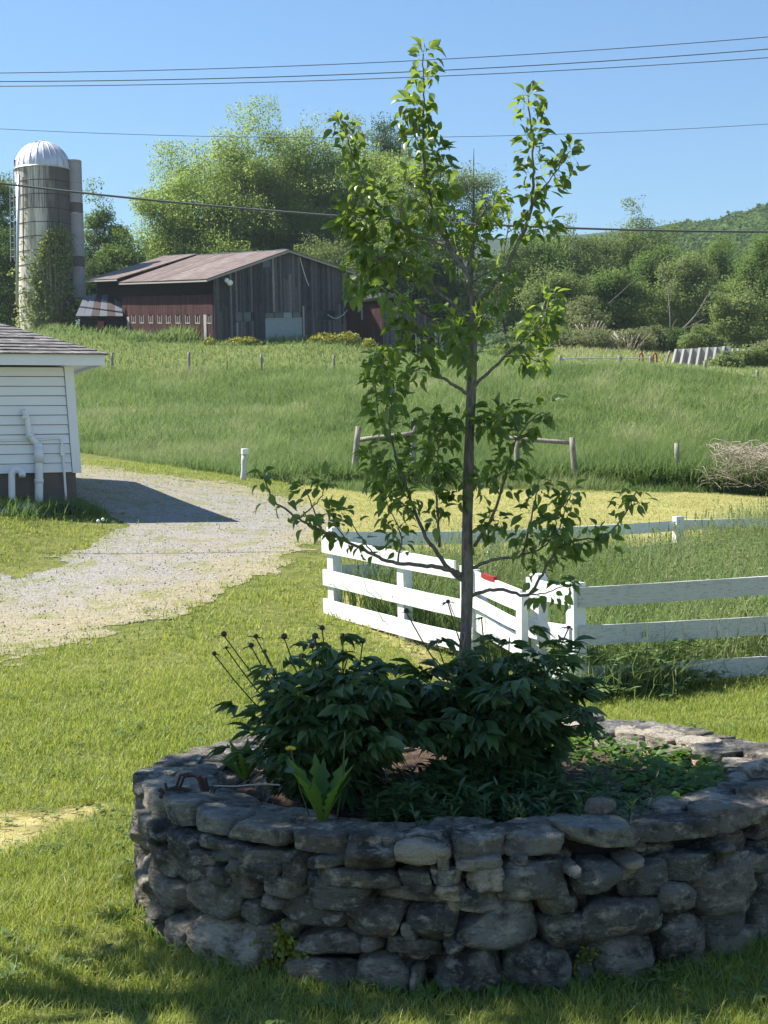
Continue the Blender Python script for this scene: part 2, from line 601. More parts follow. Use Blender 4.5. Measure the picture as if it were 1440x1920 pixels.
G['greyboard'] = board_mat('weathered_barn_boards', [(0, (.028, .028, .032)), (.4, (.066, .065, .072)), (.75, (.15, .145, .148)), (1, (.34, .32, .31))], (.19, .175, .175), .45)
G['redboard'] = board_mat('red_barn_boards', [(0, (.03, .012, .011)), (.6, (.058, .02, .018)), (1, (.11, .042, .036))], (.17, .1, .085), .4)
G['darkvoid'] = plain_mat('painted_recess_shade', (.018, .014, .013), .95)  # near-black colour stands in for the shade in openings and recesses
m = Mat('rusty_metal_roof')
p = m.pos()
nz = m.noise(1.6, 6, .7, p)
c = m.ramp(m.math('ADD', m.math('MULTIPLY', nz, .75), m.math('MULTIPLY', m.attr(), .35)), [(.35, (.09, .056, .044)), (.52, (.14, .098, .082)), (.68, (.21, .168, .148)), (.85, (.32, .295, .275))])
G['rustroof'] = m.finish(c, .6, m.bump(nz, .2, .02), spec=.3)
G['tinroof'] = plain_mat('grey_tin_roof', (.17, .185, .205), .45, .4, var=.5, scale=1.5)
G['rusttin'] = plain_mat('rusted_tin_sheet', (.07, .042, .04), .8, var=.4, scale=3)
G['pane'] = plain_mat('dark_window_glass', (.035, .055, .055), .15, .5, var=.2)
G['door'] = plain_mat('pale_green_door_paint', (.33, .4, .4), .7, var=.3, scale=3)
G['palewood'] = plain_mat('pale_weathered_wood', (.42, .39, .36), .85, var=.4, scale=8)
m = Mat('silo_concrete_staves')
sv = m.noise(1.4, 6, .7, m.pos((2.2, 2.2, .16)))
zz = m.n('SeparateXYZ', Vector=m.pos()).outputs
sx = m.math('ADD', m.math('MULTIPLY', m.math('ADD', zz[0], 26.6), .26), m.math('MULTIPLY', sv, .9))
c = m.ramp(sv, [(.3, (.22, .195, .17)), (.46, (.52, .48, .42)), (.6, (.74, .7, .62))])
c = m.mix(m.ramp(sx, [(.68, 0.), (.86, .92)]), c, (.075, .068, .064))
c = m.mix(m.math('MULTIPLY', m.ramp(m.attr(), [(.4, 0.), (1, 1.)]), m.ramp(m.noise(2.5, 3, .5, m.pos((3, 3, .1))), [(.45, 0.), (.6, .8)])), c, (.11, .095, .085))
G['silo'] = m.finish(c, .9, m.bump(sv, .3, .05), spec=.2)
m = Mat('galvanised_dome')
dz = m.noise(2.0, 5, .6, m.pos((1, 1, .3)))
c = m.ramp(dz, [(.3, (.5, .5, .5)), (.55, (.7, .7, .7)), (.75, (.55, .47, .42))])
G['dome'] = m.finish(c, .5, None, .5, .4)
G['steel'] = plain_mat('galvanised_steel', (.5, .53, .56), .4, .5, .5, var=.2)
G['chute'] = plain_mat('silo_chute_sheet', (.42, .41, .41), .7, .3, 0, var=.35, scale=1.2)
G['chutebrown'] = plain_mat('silo_chute_brown', (.16, .13, .115), .8, var=.3)
G['cable'] = plain_mat('grey_power_cable', (.11, .115, .12), .6, .3, 0, var=.1)
G['concrete'] = plain_mat('pale_concrete', (.4, .385, .36), .85, .2, 0, var=.25, scale=2)
G['rust'] = plain_mat('rusty_iron', (.1, .06, .048), .85, .3, .2, var=.5, scale=30, bump=.6, bscale=90)
G['red'] = plain_mat('red_paint', (.3, .02, .018), .5, .4, 0, var=.15)
G['signred'] = plain_mat('faded_red_panel', (.3, .06, .05), .7, .3)
G['whiteplastic'] = plain_mat('white_plastic', (.8, .8, .8), .4, .4, 0, var=.05)
G['twine'] = plain_mat('pink_twine', (.5, .25, .2), .8, var=.2)
G['bud'] = plain_mat('peony_bud', (.09, .045, .04), .5, .4, 0, var=.5, scale=60)
G['budgreen'] = plain_mat('green_stem', (.07, .1, .03), .6, .3, 0, var=.3)
G['yellowpetal'] = plain_mat('yellow_petals', (.75, .5, .02), .6, .3, 0, var=.1)
G['whitefluff'] = plain_mat('white_seed_fluff', (.75, .75, .72), .9, .1, 0, var=.1)
G['hill'] = plain_mat('distant_wooded_ridge', (.05, .075, .045), .95, .1, 0, var=.4, scale=.02, bump=.0)
G['darkrock'] = plain_mat('dark_flat_rock', (.05, .045, .045), .9, .2, 0, var=.4, scale=8, bump=.6)
G['paleflat'] = plain_mat('pale_flat_rock', (.36, .34, .32), .9, .2, 0, var=.4, scale=8, bump=.6)


# ------------------------------------------------------------------ setting: ground, drive, grass
RCX, RCY, RA, RB, RZ = .375, 6.73, 1.53, 1.31, .595      # stone ring: centre, outer half axes, rim height
DRIVE = [(-900, 1320), (0, 1240), (150, 1203), (300, 1165), (430, 1107), (520, 1064), (600, 1026), (640, 990), (610, 952), (520, 928),
         (450, 908), (300, 889), (160, 869), (60, 864), (100, 900), (150, 935), (238, 985), (200, 1012), (60, 1068), (0, 1088), (-900, 1150)]
FBX = [-900, 0, 160, 300, 450, 560, 700, 900, 1440, 2300]
FBY = [835, 842, 850, 873, 893, 908, 926, 916, 927, 938]
FTX = [-900, 0, 200, 630, 860, 1050, 1220, 1300, 1440, 2300]
FTY = [694, 694, 695, 694, 692, 688, 690, 699, 718, 770]
fence_A = P(1082, 1268, 12.7)[:2]; fence_D = P(628, 1110, 16.0)[:2]
fence_P = P(1272, 1000, 23.0)[:2]; fence_Q = P(924, 1010, 18.6)[:2]
fence_E = P(1440, 1230, 13.6)[:2]
eA = (fence_E - fence_A); fence_E2 = fence_A + eA * 2.6
fence_P2 = fence_P + (fence_P - fence_Q) * 1.6
ENCL = [fence_A, fence_D, fence_Q, fence_P, fence_P2, fence_E2]
STRAWPX = [(612, 1120), (640, 1112), (700, 1150), (760, 1190), (840, 1245), (860, 1300), (800, 1270), (740, 1205), (660, 1165), (615, 1140)]
PATHPX = [(-300, 1560), (0, 1528), (80, 1518), (150, 1512), (205, 1505), (150, 1535), (90, 1556), (60, 1580), (0, 1604), (-300, 1650)]

UG = np.linspace(-1.15, 1.15, 231)
YG = np.concatenate([np.linspace(-1.5, 4, 16)[:-1], np.exp(np.linspace(math.log(8), math.log(3004), 330)) - 4])
UU, YY = np.meshgrid(UG, YG)
XX = UU * (YY + 4)
ZZ = ground(XX.ravel(), YY.ravel()).reshape(XX.shape)
ZZ = ZZ - np.clip((YY - 260) / 400, 0, 1) * 10
gpx, gpy = proj(XX, YY, ZZ)
fb = np.interp(gpx, FBX, FBY); ft = np.interp(gpx, FTX, FTY)
infield = (gpy < fb) & (gpy > ft) & (YY > 22)
mowed = (gpy > fb) & (gpx > 545) & (YY > 21)
# share of dead, tan grass in the turf (0 green .. 1 straw)
DRY = np.full(XX.shape, .18) + .35 * (fnoise(XX, YY, 2.5) - .5)
DRY[infield] = .02
DRY[mowed] = .8
DRY = np.where((YY > 66) & (gpx > 980) & (gpy < ft), .75, DRY)
DRY = np.where(inpoly(gpx, gpy, STRAWPX) | inpoly(gpx, gpy, PATHPX), 1.0, DRY)
nr, nc = XX.shape
ii, jj = np.meshgrid(np.arange(nr - 1), np.arange(nc - 1), indexing='ij')
ii, jj = ii.ravel(), jj.ravel()
GF = np.stack([ii * nc + jj, ii * nc + jj + 1, (ii + 1) * nc + jj + 1, (ii + 1) * nc + jj], 1)
mb = MB()
mb.add(np.stack([XX, YY, ZZ], -1).reshape(-1, 3), GF, np.clip(DRY, 0, 1).ravel())
tag(mb.build('ground', G['ground'], smooth=True), 'gently rising grassy ground under the lawn and hayfield', 'ground', kind='structure')

# gravel drive: a sheet of small cells cut along its ragged edge, 12 mm above the turf
n_u, n_y = 420, 420
ug = np.linspace(-.52, .06, n_u); yg = np.exp(np.linspace(math.log(15.5), math.log(41), n_y)) - 4
U2, Y2 = np.meshgrid(ug, yg); X2 = U2 * (Y2 + 4)
fu = (U2 - UG[0]) / (UG[1] - UG[0]); fy = np.interp(Y2, YG, np.arange(len(YG)))
iu, iy = fu.astype(int), fy.astype(int); fu, fy = fu - iu, fy - iy
Z2 = (ZZ[iy, iu] * (1 - fu) + ZZ[iy, iu + 1] * fu) * (1 - fy) + (ZZ[iy + 1, iu] * (1 - fu) + ZZ[iy + 1, iu + 1] * fu) * fy
dpx, dpy = proj(X2, Y2, Z2)
rag = (fnoise(X2, Y2, .55) - .5) + .45 * (fnoise(X2 + 5, Y2, .16) - .5)
din = inpoly(dpx + rag * 90, dpy + rag * 34, DRIVE)
keep = din[:-1, :-1] & din[1:, 1:] & din[1:, :-1] & din[:-1, 1:]
ii, jj = np.nonzero(keep)
DF = np.stack([ii * n_u + jj, ii * n_u + jj + 1, (ii + 1) * n_u + jj + 1, (ii + 1) * n_u + jj], 1)
# straw share: higher along the lawn side and the far edge
lawn_edge = np.interp(dpx, [-900, 0, 150, 300, 430, 520, 600, 660], [1320, 1240, 1203, 1165, 1107, 1064, 1026, 1000])
far_edge = np.interp(dpx, [0, 160, 300, 450, 520, 610], [864, 869, 889, 908, 928, 952])
DT = np.clip(1 - (lawn_edge - dpy) / np.interp(dpx, [0, 350], [150, 85]), 0, 1) * .48 + np.clip(1 - (dpy - far_edge) / 30, 0, 1) * .3 + .02
used = np.unique(DF)
remap = -np.ones(X2.size, int); remap[used] = np.arange(len(used))
mb = MB()
mb.add(np.stack([X2, Y2, Z2 + .007], -1).reshape(-1, 3)[used], remap[DF], DT.ravel()[used])
tag(mb.build('driveway', G['gravel'], smooth=True), 'grey gravel driveway bending between the white shed and the lawn', 'driveway', kind='structure')


# loose stones on the gravel
mb = MB()
n = 11000
k = rng.integers(0, len(used), n); vx = X2.ravel()[used][k] + rng.normal(size=n) * .05; vy = Y2.ravel()[used][k] + rng.normal(size=n) * .05; vz = Z2.ravel()[used][k] + .01
OV = np.array([(1, 0, 0), (-1, 0, 0), (0, 1, 0), (0, -1, 0), (0, 0, .7), (0, 0, -.7)]) * .5
OF = np.array([(0, 2, 4), (2, 1, 4), (1, 3, 4), (3, 0, 4), (2, 0, 5), (1, 2, 5), (3, 1, 5), (0, 3, 5)])
sz_ = (.008 + .03 * rng.random((n, 1)) ** 2.5) * rng.uniform(.7, 1.2, (n, 3))
scatter(mb, OV, OF, np.stack([vx, vy, vz], 1), rand_dirs(n) * [1, 1, .2], np.repeat([[0, 0, 1.]], n, 0), sz_, rng.random(n))
tag(mb.build('loose_gravel', G['pebble']), 'loose stones strewn over the gravel driveway', 'gravel', kind='stuff')


def zone(x, y, z):
    px, py = proj(x, y, z)
    rg = fnoise(x, y, .6) - .5
    jx = rng.normal(size=len(x))
    drive = inpoly(px + rg * 80 + jx * 42, py + rg * 30 + rng.normal(size=len(x)) * 17, DRIVE) & (y > 10) & (y < 38)
    fbv = np.interp(px, FBX, FBY) + 4 * rg; ftv = np.interp(px, FTX, FTY)
    field = (py < fbv) & (py > ftv) & (y > 22)
    past = (py <= ftv) & (y > 50)
    enc = inpoly(x, y, ENCL)
    rr = ((x - RCX) / (RA + .02)) ** 2 + ((y - RCY) / (RB + .02)) ** 2
    return px, py, drive, field, past, enc, rr


def sample(n, y0, y1, umax=.34, power=1.0):
    """random ground spots, density falling with distance as 1/(y+4)^power"""
    a, b = math.log(y0 + 4), math.log(y1 + 4)
    if power == 2:
        y = np.exp(a + (b - a) * rng.random(n)) - 4
    else:
        k = 2 - power
        y = ((y0 + 4) ** k + ((y1 + 4) ** k - (y0 + 4) ** k) * rng.random(n)) ** (1 / k) - 4
    x = (rng.random(n) * 2 - 1) * umax * (y + 1.2)
    return x, y, ground(x, y)


def blades(mb, x, y, z, h, w, tint, lean=.35, bend=.35):
    n = len(x)
    if n == 0: return
    az = rng.random(n) * 2 * np.pi
    ln = np.abs(rng.normal(size=n)) * lean
    yax = np.stack([np.cos(az) * ln, np.sin(az) * ln, np.ones(n)], 1)
    # the flat of most blades turns towards neither side in particular
    az2 = az + rng.normal(size=n) * .9
    nrm = np.stack([np.cos(az2), np.sin(az2), np.zeros(n)], 1)
    for k, bd in enumerate((bend * .4, bend, bend * 1.8)):
        s = np.arange(n) % 3 == k
        TV, TF = blade_template(bd)
        scatter(mb, TV, TF, np.stack([x, y, z - .006], 1)[s], yax[s], nrm[s], np.stack([w, h, h], 1)[s], tint[s])


def lawn_tint(x, y, px, py):
    t = .16 + .62 * (fnoise(x, y, 1.6) - .28) + .35 * (fnoise(x + 50, y, .35) - .5) + rng.normal(size=len(x)) * .14
    t += np.where((px > 545) & (y > 21), .5, 0)
    t += np.where(rng.random(len(x)) < .05, .45, 0)
    return np.clip(t, 0, 1)


mb = MB()
for (y0, y1, n, hh, ww) in ((4.3, 8.5, 210000, .062, .0042), (8.5, 14, 170000, .06, .0065), (14, 36, 150000, .065, .012)):
    x, y, z = sample(int(n * 1.35), y0, y1, .46); n = len(x)
    px, py, drive, field, past, enc, rr = zone(x, y, z)
    bare = inpoly(px, py, PATHPX) & (rng.random(n) < .9) | inpoly(px, py, STRAWPX) & (rng.random(n) < .7)
    ok = ~(drive & (rng.random(n) < np.where(fnoise(x + 21, y, .8) > .56, .72, .96))) & ~field & ~enc & (rr > 1) & ~bare
    patch = fnoise(x + 7, y + 3, .5)
    ok &= rng.random(n) < np.clip(.35 + 1.6 * (patch - .2), .25, 1)
    t = lawn_tint(x, y, px, py)
    t = np.where(drive, np.clip(t + .35, 0, 1), t)
    h = hh * (.45 + .9 * rng.random(n)) * (.65 + .8 * patch)
    near_ring = np.clip(1 - (rr - 1) / .16, 0, 1)
    h = h * (1 + .9 * near_ring * rng.random(n))
    h = np.where((y > 22) & (px > 545), h * .7, h)
    h = np.where(drive, h * .6, h)
    blades(mb, x[ok], y[ok], z[ok], h[ok], ww * (.7 + .6 * rng.random(ok.sum())), t[ok], .45, .4)
tag(mb.build('lawn_grass', G['lawn']), 'short mown lawn grass around the stone planter and along the driveway', 'grass', kind='stuff')

# clover and rosettes scattered through the lawn
mb = MB()
x, y, z = sample(2600, 4.4, 16)
px, py, drive, field, past, enc, rr = zone(x, y, z)
ok = ~drive & ~field & ~enc & (rr > 1.01) & (fnoise(x + 33, y - 8, .7) > .5)
x, y, z = x[ok], y[ok], z[ok]; n = len(x)
TV, TF = leaf_template(.6, .2, .3, 4)
for k in range(7):
    a = rng.random(n) * 6.28
    scatter(mb, TV, TF, np.stack([x, y, z + .012 + .03 * rng.random(n)], 1) + rng.normal(size=(n, 3)) * [.025, .025, 0], np.stack([np.cos(a), np.sin(a), .25 + .5 * rng.random(n)], 1), np.repeat([[0, 0, 1.]], n, 0), .018 + .04 * rng.random(n) ** 2, np.clip(rng.normal(.3, .15, n), 0, 1))
tag(mb.build('lawn_clover', G['field']), 'clover and small broad leaves growing through the mown lawn', 'clover', kind='stuff')

# dead clippings on the lawn
mb = MB()
x, y, z = sample(60000, 4.3, 20)
px, py, drive, field, past, enc, rr = zone(x, y, z)
spots = fnoise(x + 90, y + 11, .45) > .735
inst = inpoly(px, py, STRAWPX); inpa = inpoly(px, py, PATHPX)
ok = ((spots & (rng.random(len(x)) < .35)) | inst | (inpa & (rng.random(len(x)) < .55))) & (rr > 1.01) & ~field & ~drive
hgt = np.where(inst, .05, .015) * rng.random(len(x))
d = rand_dirs(ok.sum()); d[:, 2] *= np.where(inst[ok], .5, .22)
TV, TF = blade_template(.15)
scatter(mb, TV, TF, np.stack([x, y, z + .004 + hgt], 1)[ok], d, rand_dirs(ok.sum()), np.stack([np.full(ok.sum(), .005), .05 + .06 * rng.random(ok.sum()), np.full(ok.sum(), .06)], 1), rng.random(ok.sum()))
tag(mb.build('dry_clippings', G['straw']), 'pale dead grass clippings lying along the fence and on the lawn', 'dead grass', kind='stuff')

# tall hay grass in the field
mb = MB()
for (y0, y1, n, hh, ww) in ((27, 45, 230000, .44, .011), (45, 86, 200000, .42, .02)):
    x, y, z = sample(n, y0, y1, .36, 2)
    px, py, drive, field, past, enc, rr = zone(x, y, z)
    fbv = np.interp(px, FBX, FBY)
    edge = np.clip((fbv - py) / 30, 0, 1)
    ok = field
    pn = fnoise(x, y * .45, 3.2); p2 = fnoise(x + 40, y * .6 - 9, 1.2)
    t = .5 + 1.7 * (pn - .5) + 1.0 * (p2 - .5) + rng.normal(size=n) * .12
    band = np.exp(-((py - 735) / 34) ** 2)                      # a lusher, bluer belt below the upper fence line
    t -= .16 * band
    reddish = (px < 480) & (py > 770) & (fnoise(x, y, 2.2) > .5) & (rng.random(n) < .5)
    t = np.where(reddish, .9, t)
    t = np.where(rng.random(n) < .05, .85, t)
    h = hh * (.35 + .8 * rng.random(n)) * (.2 + 1.5 * p2) * (.7 + .5 * edge)
    blades(mb, x[ok], y[ok], z[ok], h[ok], ww * (.7 + .7 * rng.random(ok.sum())), np.clip(t, 0, 1)[ok], .4, .45)
tag(mb.build('hay_grass', G['field']), 'tall green hay grass filling the sloping field behind the garden', 'grass', kind='stuff')

# rank dark edge along the foot of the field
mb = MB()
n = 26000
px = 480 + rng.random(n) ** .9 * 1150
py0 = np.interp(px, FBX, FBY)
depth = rng.random(n)
y = np.interp(px, [480, 700, 900, 1440, 1700], [33.6, 34.4, 35, 34.2, 34]) + depth * 2.2
x = (px - CX) / F * y
z = ground(x, y)
qx, qy = proj(x, y, z)
h = (.35 + .5 * rng.random(n)) * np.interp(px, [480, 600, 1100, 1200, 1440], [.45, .9, .9, 1.25, 1.2])
blades(mb, x, y, z, h, .018 + .014 * rng.random(n), np.clip(rng.normal(.12, .13, n), 0, 1), .35, .4)
tag(mb.build('rank_weeds', G['field']), 'dark rank weeds growing along the foot of the hayfield', 'weeds', kind='stuff')

# grazed pasture between the upper fence and the barn
mb = MB()
n = 90000
x, y, z = sample(n, 64, 122, .36, 2)
px, py, drive, field, past, enc, rr = zone(x, y, z)
ok = past & ~field & (y < 112)
pn = fnoise(x, y, 7)
t = .5 + .7 * (pn - .5) + rng.normal(size=n) * .12 + np.where((px > 980), .32, 0)
h = .28 * (.4 + .9 * rng.random(n)) * (.6 + .8 * pn)
barn_near = np.clip(1 - np.abs(y - 100) / 8, 0, 1) * (px < 860)
h *= 1 + .6 * barn_near
blades(mb, x[ok], y[ok], z[ok], h[ok], .05 * (.7 + .7 * rng.random(ok.sum())), np.clip(t, 0, 1)[ok], .35, .4)
tag(mb.build('pasture_grass', G['field']), 'lighter short pasture grass in front of the old barn', 'grass', kind='stuff')

# weeds inside the white fence
mb = MB()
n = 62000
y = 12 + rng.random(n) * 13; x = -1 + rng.random(n) * 11
ok = inpoly(x, y, ENCL) & (x < .34 * (y + 2)); x, y = x[ok], y[ok]; n = len(x); z = ground(x, y)
p2 = fnoise(x, y, .8)
h = (.38 + .55 * rng.random(n)) * (.6 + .9 * p2) * np.where(x < 3.6, 1.0, np.interp(y, [13, 17, 21], [1, 1, .6]))
t = np.clip(.62 + .9 * (p2 - .5) + rng.normal(size=n) * .18, 0, 1)
blades(mb, x, y, z, h, .007 + .006 * rng.random(n), t, .25, .35)
# loose grass leaning out through the right hand rails
n = 6000
s = rng.random(n); q = fence_A + (fence_E2 - fence_A) * s[:, None] * .9
keep_ = (s < .2) | (rng.random(n) < .1); s, q = s[keep_], q[keep_]; n = len(s)
x = q[:, 0] + rng.normal(size=n) * .12; y = q[:, 1] - .1 + rng.normal(size=n) * .16; z = ground(x, y)
blades(mb, x, y, z, np.interp(s, [0, .12, .26, .4, 1], [.7, .95, .6, .34, .3]) * (.15 + .7 * rng.random(n) ** 1.6), .006 + .006 * rng.random(n), np.clip(rng.normal(.55, .2, n), 0, 1), .4, .6)
for k in range(520):
    s = rng.random() ** 1.3 * .22; q = fence_A + (fence_E2 - fence_A) * s; q = q + rng.normal(size=2) * [.15, .2]
    zz0 = 0 if k % 3 else rng.random() * (.34 if s < .25 else .12)
    a4 = rng.random(4) * 6.28
    TV, TF = leaf_template(.4, .2, .4, 4)
    scatter(mb, TV, TF, np.repeat([[q[0], q[1], gz(q[0], q[1]) + .04 + zz0 + .1 * rng.random()]], 4, 0), np.stack([np.cos(a4), np.sin(a4), .2 + .8 * rng.random(4)], 1), np.repeat([[0, -.2, 1.]], 4, 0), .05 + .08 * rng.random(4), np.clip(rng.normal(.5, .2, 4), 0, 1))
# seed heads: slim spikelets on stalks
n = 3600
y = 12.6 + rng.random(n) * 12; x = -1 + rng.random(n) * 10
ok = inpoly(x, y, ENCL) & (x < .34 * (y + 2)); x, y = x[ok], y[ok]; n = len(x); z = ground(x, y)
hh = (.55 + .4 * rng.random(n)) * np.interp(y, [13, 17, 21], [1, 1, .72])
az = rng.random(n) * 6.28; ln = .15 * np.abs(rng.normal(size=n))
top = np.stack([x + np.cos(az) * ln * hh, y + np.sin(az) * ln * hh, z + hh], 1)
yax = np.stack([np.cos(az) * ln, np.sin(az) * ln, np.ones(n)], 1)
TV, TF = blade_template(.1)
scatter(mb, TV, TF, np.stack([x, y, z], 1), yax, rand_dirs(n), np.stack([np.full(n, .004), hh, hh], 1), np.full(n, .6))
for k in range(14):
    dz = k / 14 * .16
    dd = rand_dirs(n); dd[:, 2] = np.abs(dd[:, 2]) + .6
    scatter(mb, CARD_V, CARD_F, top - yax * dz, dd, rand_dirs(n), .012 + .018 * rng.random(n), np.clip(.75 + rng.normal(size=n) * .12, 0, 1))
# broad leaved weeds
n = 1500
y = 12.4 + rng.random(n) * 9; x = 0 + rng.random(n) * 7
ok = inpoly(x, y, ENCL) & (x < .34 * (y + 2)); x, y = x[ok], y[ok]; n = len(x); z = ground(x, y)
TV, TF = leaf_template(.5, .2, .4, 4)
for k in range(7):
    dd = rand_dirs(n); dd[:, 2] = np.abs(dd[:, 2]) * .7
    hk = (.08 + .5 * rng.random(n) * fnoise(x, y, .9) * 1.5)
    scatter(mb, TV, TF, np.stack([x, y, z + hk], 1) + dd * .03, dd, np.array([0, 0, 1.]) + .5 * rand_dirs(n), .06 + .06 * rng.random(n), np.clip(rng.normal(.45, .15, n), 0, 1))
tag(mb.build('tall_weeds', G['field']), 'tall weeds and seeding grass filling the white fenced garden plot', 'weeds', kind='stuff')


# ------------------------------------------------------------------ the stone planter
def on_ring(px, py, a=RA, b=RB):
    """where a pixel's ray meets the outer face of the ring: angle and height"""
    d = ray(px, py)
    k = d[0] / d[1]
    A = (k / a) ** 2 + (1 / b) ** 2
    Bq = -2 * (k * RCX / a ** 2 + RCY / b ** 2)
    Cq = (RCX / a) ** 2 + (RCY / b) ** 2 - 1
    disc = max(Bq * Bq - 4 * A * Cq, 0)
    y = (-Bq - math.sqrt(disc)) / (2 * A)
    return math.atan2((y - RCY) / b, (k * y - RCX) / a), H + d[2] / d[1] * y


def ring_pt(t, off=0.0):
    c, s = math.cos(t), math.sin(t)
    nrm = np.array([c / RA, s / RB, 0]); nrm /= np.linalg.norm(nrm)
    return np.array([RCX + RA * c, RCY + RB * s, 0]) + nrm * off, nrm


_cube = None


def cube_grid(n=9):
    """a unit cube's surface as an even grid with shared corners"""
    global _cube
    if _cube is None:
        bm = bmesh.new()
        bmesh.ops.create_cube(bm, size=2)
        bmesh.ops.subdivide_edges(bm, edges=bm.edges[:], cuts=n, use_grid_fill=True)
        bm.verts.ensure_lookup_table()
        V = np.array([v.co[:] for v in bm.verts]); Fc = np.array([[v.index for v in f.verts] for f in bm.faces])
        bm.free(); _cube = (V, Fc)
    return _cube


def stone(mb, c, ex, ey, ez, hx, hy, hz, power, rough, tint, seed):
    """a boulder or slab: rounded box with chipped, uneven faces"""
    V, Fc = cube_grid()
    V = np.tan(V * .72) / math.tan(.72)
    q = V / (np.abs(V) ** power).sum(1, keepdims=True) ** (1 / power)
    r = random.Random(seed)
    # skew the outline so no two stones share one
    sk = [r.uniform(-.17, .17) for _ in range(6)]
    q2 = q.copy()
    q2[:, 0] *= 1 + sk[0] * q[:, 2] + sk[1] * q[:, 1]
    q2[:, 2] *= 1 + sk[2] * q[:, 0] + sk[3] * q[:, 0] ** 2
    q2[:, 2] += sk[4] * q[:, 0] * .7
    # split faces: flat planes knocked off the sides
    for _ in range(5 if power < 3 else 11):
        n_ = np.array([r.gauss(0, 1), r.gauss(0, 1), r.gauss(0, 1) * (1 if power < 7 else .12)]); n_ /= np.linalg.norm(n_)
        sup = (q2 @ n_).max(); lim = sup * r.uniform(.7, .95)
        ov = np.maximum(q2 @ n_ - lim, 0)
        q2 = q2 - ov[:, None] * n_ * .94
    size = min(hx, hz)
    off = Vector((seed * 3.17 % 91, seed * 7.3 % 53, seed * 1.9 % 37))
    S = np.array([hx, hy, hz])
    W = q2 * S
    nrm = q / (np.linalg.norm(q, axis=1, keepdims=True))
    nf = noise.noise
    dsp = np.array([nf(Vector(w) * (1.0 / size) + off) * .5 + abs(nf(Vector(w) * (2.4 / size) + off)) * -.38 + nf(Vector((w[0] * 12, w[1] * 12, w[2] * 46)) + off) * (.1 if power < 5 else .3) + nf(Vector(w) * 46 + off) * .07 for w in W])
    W = W + nrm * (dsp * rough * size)[:, None]
    mb.add(np.asarray(c) + W[:, :1] * ex + W[:, 1:2] * ey + W[:, 2:] * ez, Fc, tint)


# boxes read off the photograph, in two enlargements: x0, y0, x1, y1, kind, lightness (sun dapples on some stones painted in)
Z6 = [(40, 140, 125, 235, 'r', .35), (75, 105, 175, 190, 's', .3), (165, 165, 215, 235, 'r', .45), (215, 185, 320, 290, 's', .12), (60, 235, 150, 390, 's', .4),
      (150, 240, 250, 350, 's', .5), (250, 255, 400, 380, 's', .1), (325, 212, 535, 262, 's', .3), (410, 265, 525, 303, 's', .2), (522, 258, 692, 326, 's', .45),
      (458, 305, 692, 366, 's', .5), (700, 275, 795, 400, 's', .15), (798, 278, 965, 325, 's', .2), (968, 208, 1177, 347, 'b', .32), (1178, 212, 1397, 332, 'b', .75),
      (836, 333, 1172, 402, 's', .3), (1188, 343, 1330, 428, 's', .2), (1328, 338, 1445, 396, 's', .82), (1345, 400, 1450, 442, 's', .8), (798, 388, 1065, 497, 's', .28),
      (1082, 404, 1450, 470, 's', .25), (388, 333, 492, 408, 'r', .25), (90, 350, 162, 420, 'r', .42), (158, 356, 302, 504, 'b', .5), (298, 388, 533, 544, 'r', .3),
      (428, 363, 600, 450, 's', .35), (590, 360, 775, 445, 's', .4), (523, 472, 632, 584, 'r', .4), (598, 433, 705, 503, 'r', .45), (678, 453, 960, 605, 'r', .3),
      (950, 458, 1222, 624, 'r', .18), (1223, 478, 1435, 628, 'r', .15), (1388, 458, 1450, 512, 's', .85), (28, 420, 168, 612, 'r', .8), (158, 473, 228, 553, 'r', .3),
      (133, 548, 232, 690, 'r', .5), (222, 494, 358, 704, 'r', .5), (337, 553, 592, 775, 'b', .72), (588, 578, 742, 644, 's', .4), (594, 640, 700, 715, 's', .35),
      (748, 598, 1024, 706, 'r', .4), (1028, 618, 1118, 694, 'r', .3), (1126, 628, 1365, 694, 's', .35), (1168, 693, 1315, 724, 's', .3), (1196, 562, 1268, 640, 's', .7),
      (700, 712, 1003, 880, 'b', .5), (1003, 702, 1243, 885, 'b', .55), (1362, 636, 1460, 685, 's', .3), (332, 690, 402, 768, 's', .8), (1238, 760, 1288, 848, 's', .6),
      (1232, 855, 1315, 920, 's', .45), (28, 540, 84, 645, 's', .5), (66, 605, 152, 705, 'r', .72), (150, 665, 345, 765, 's', .45), (690, 560, 760, 610, 's', .3)]
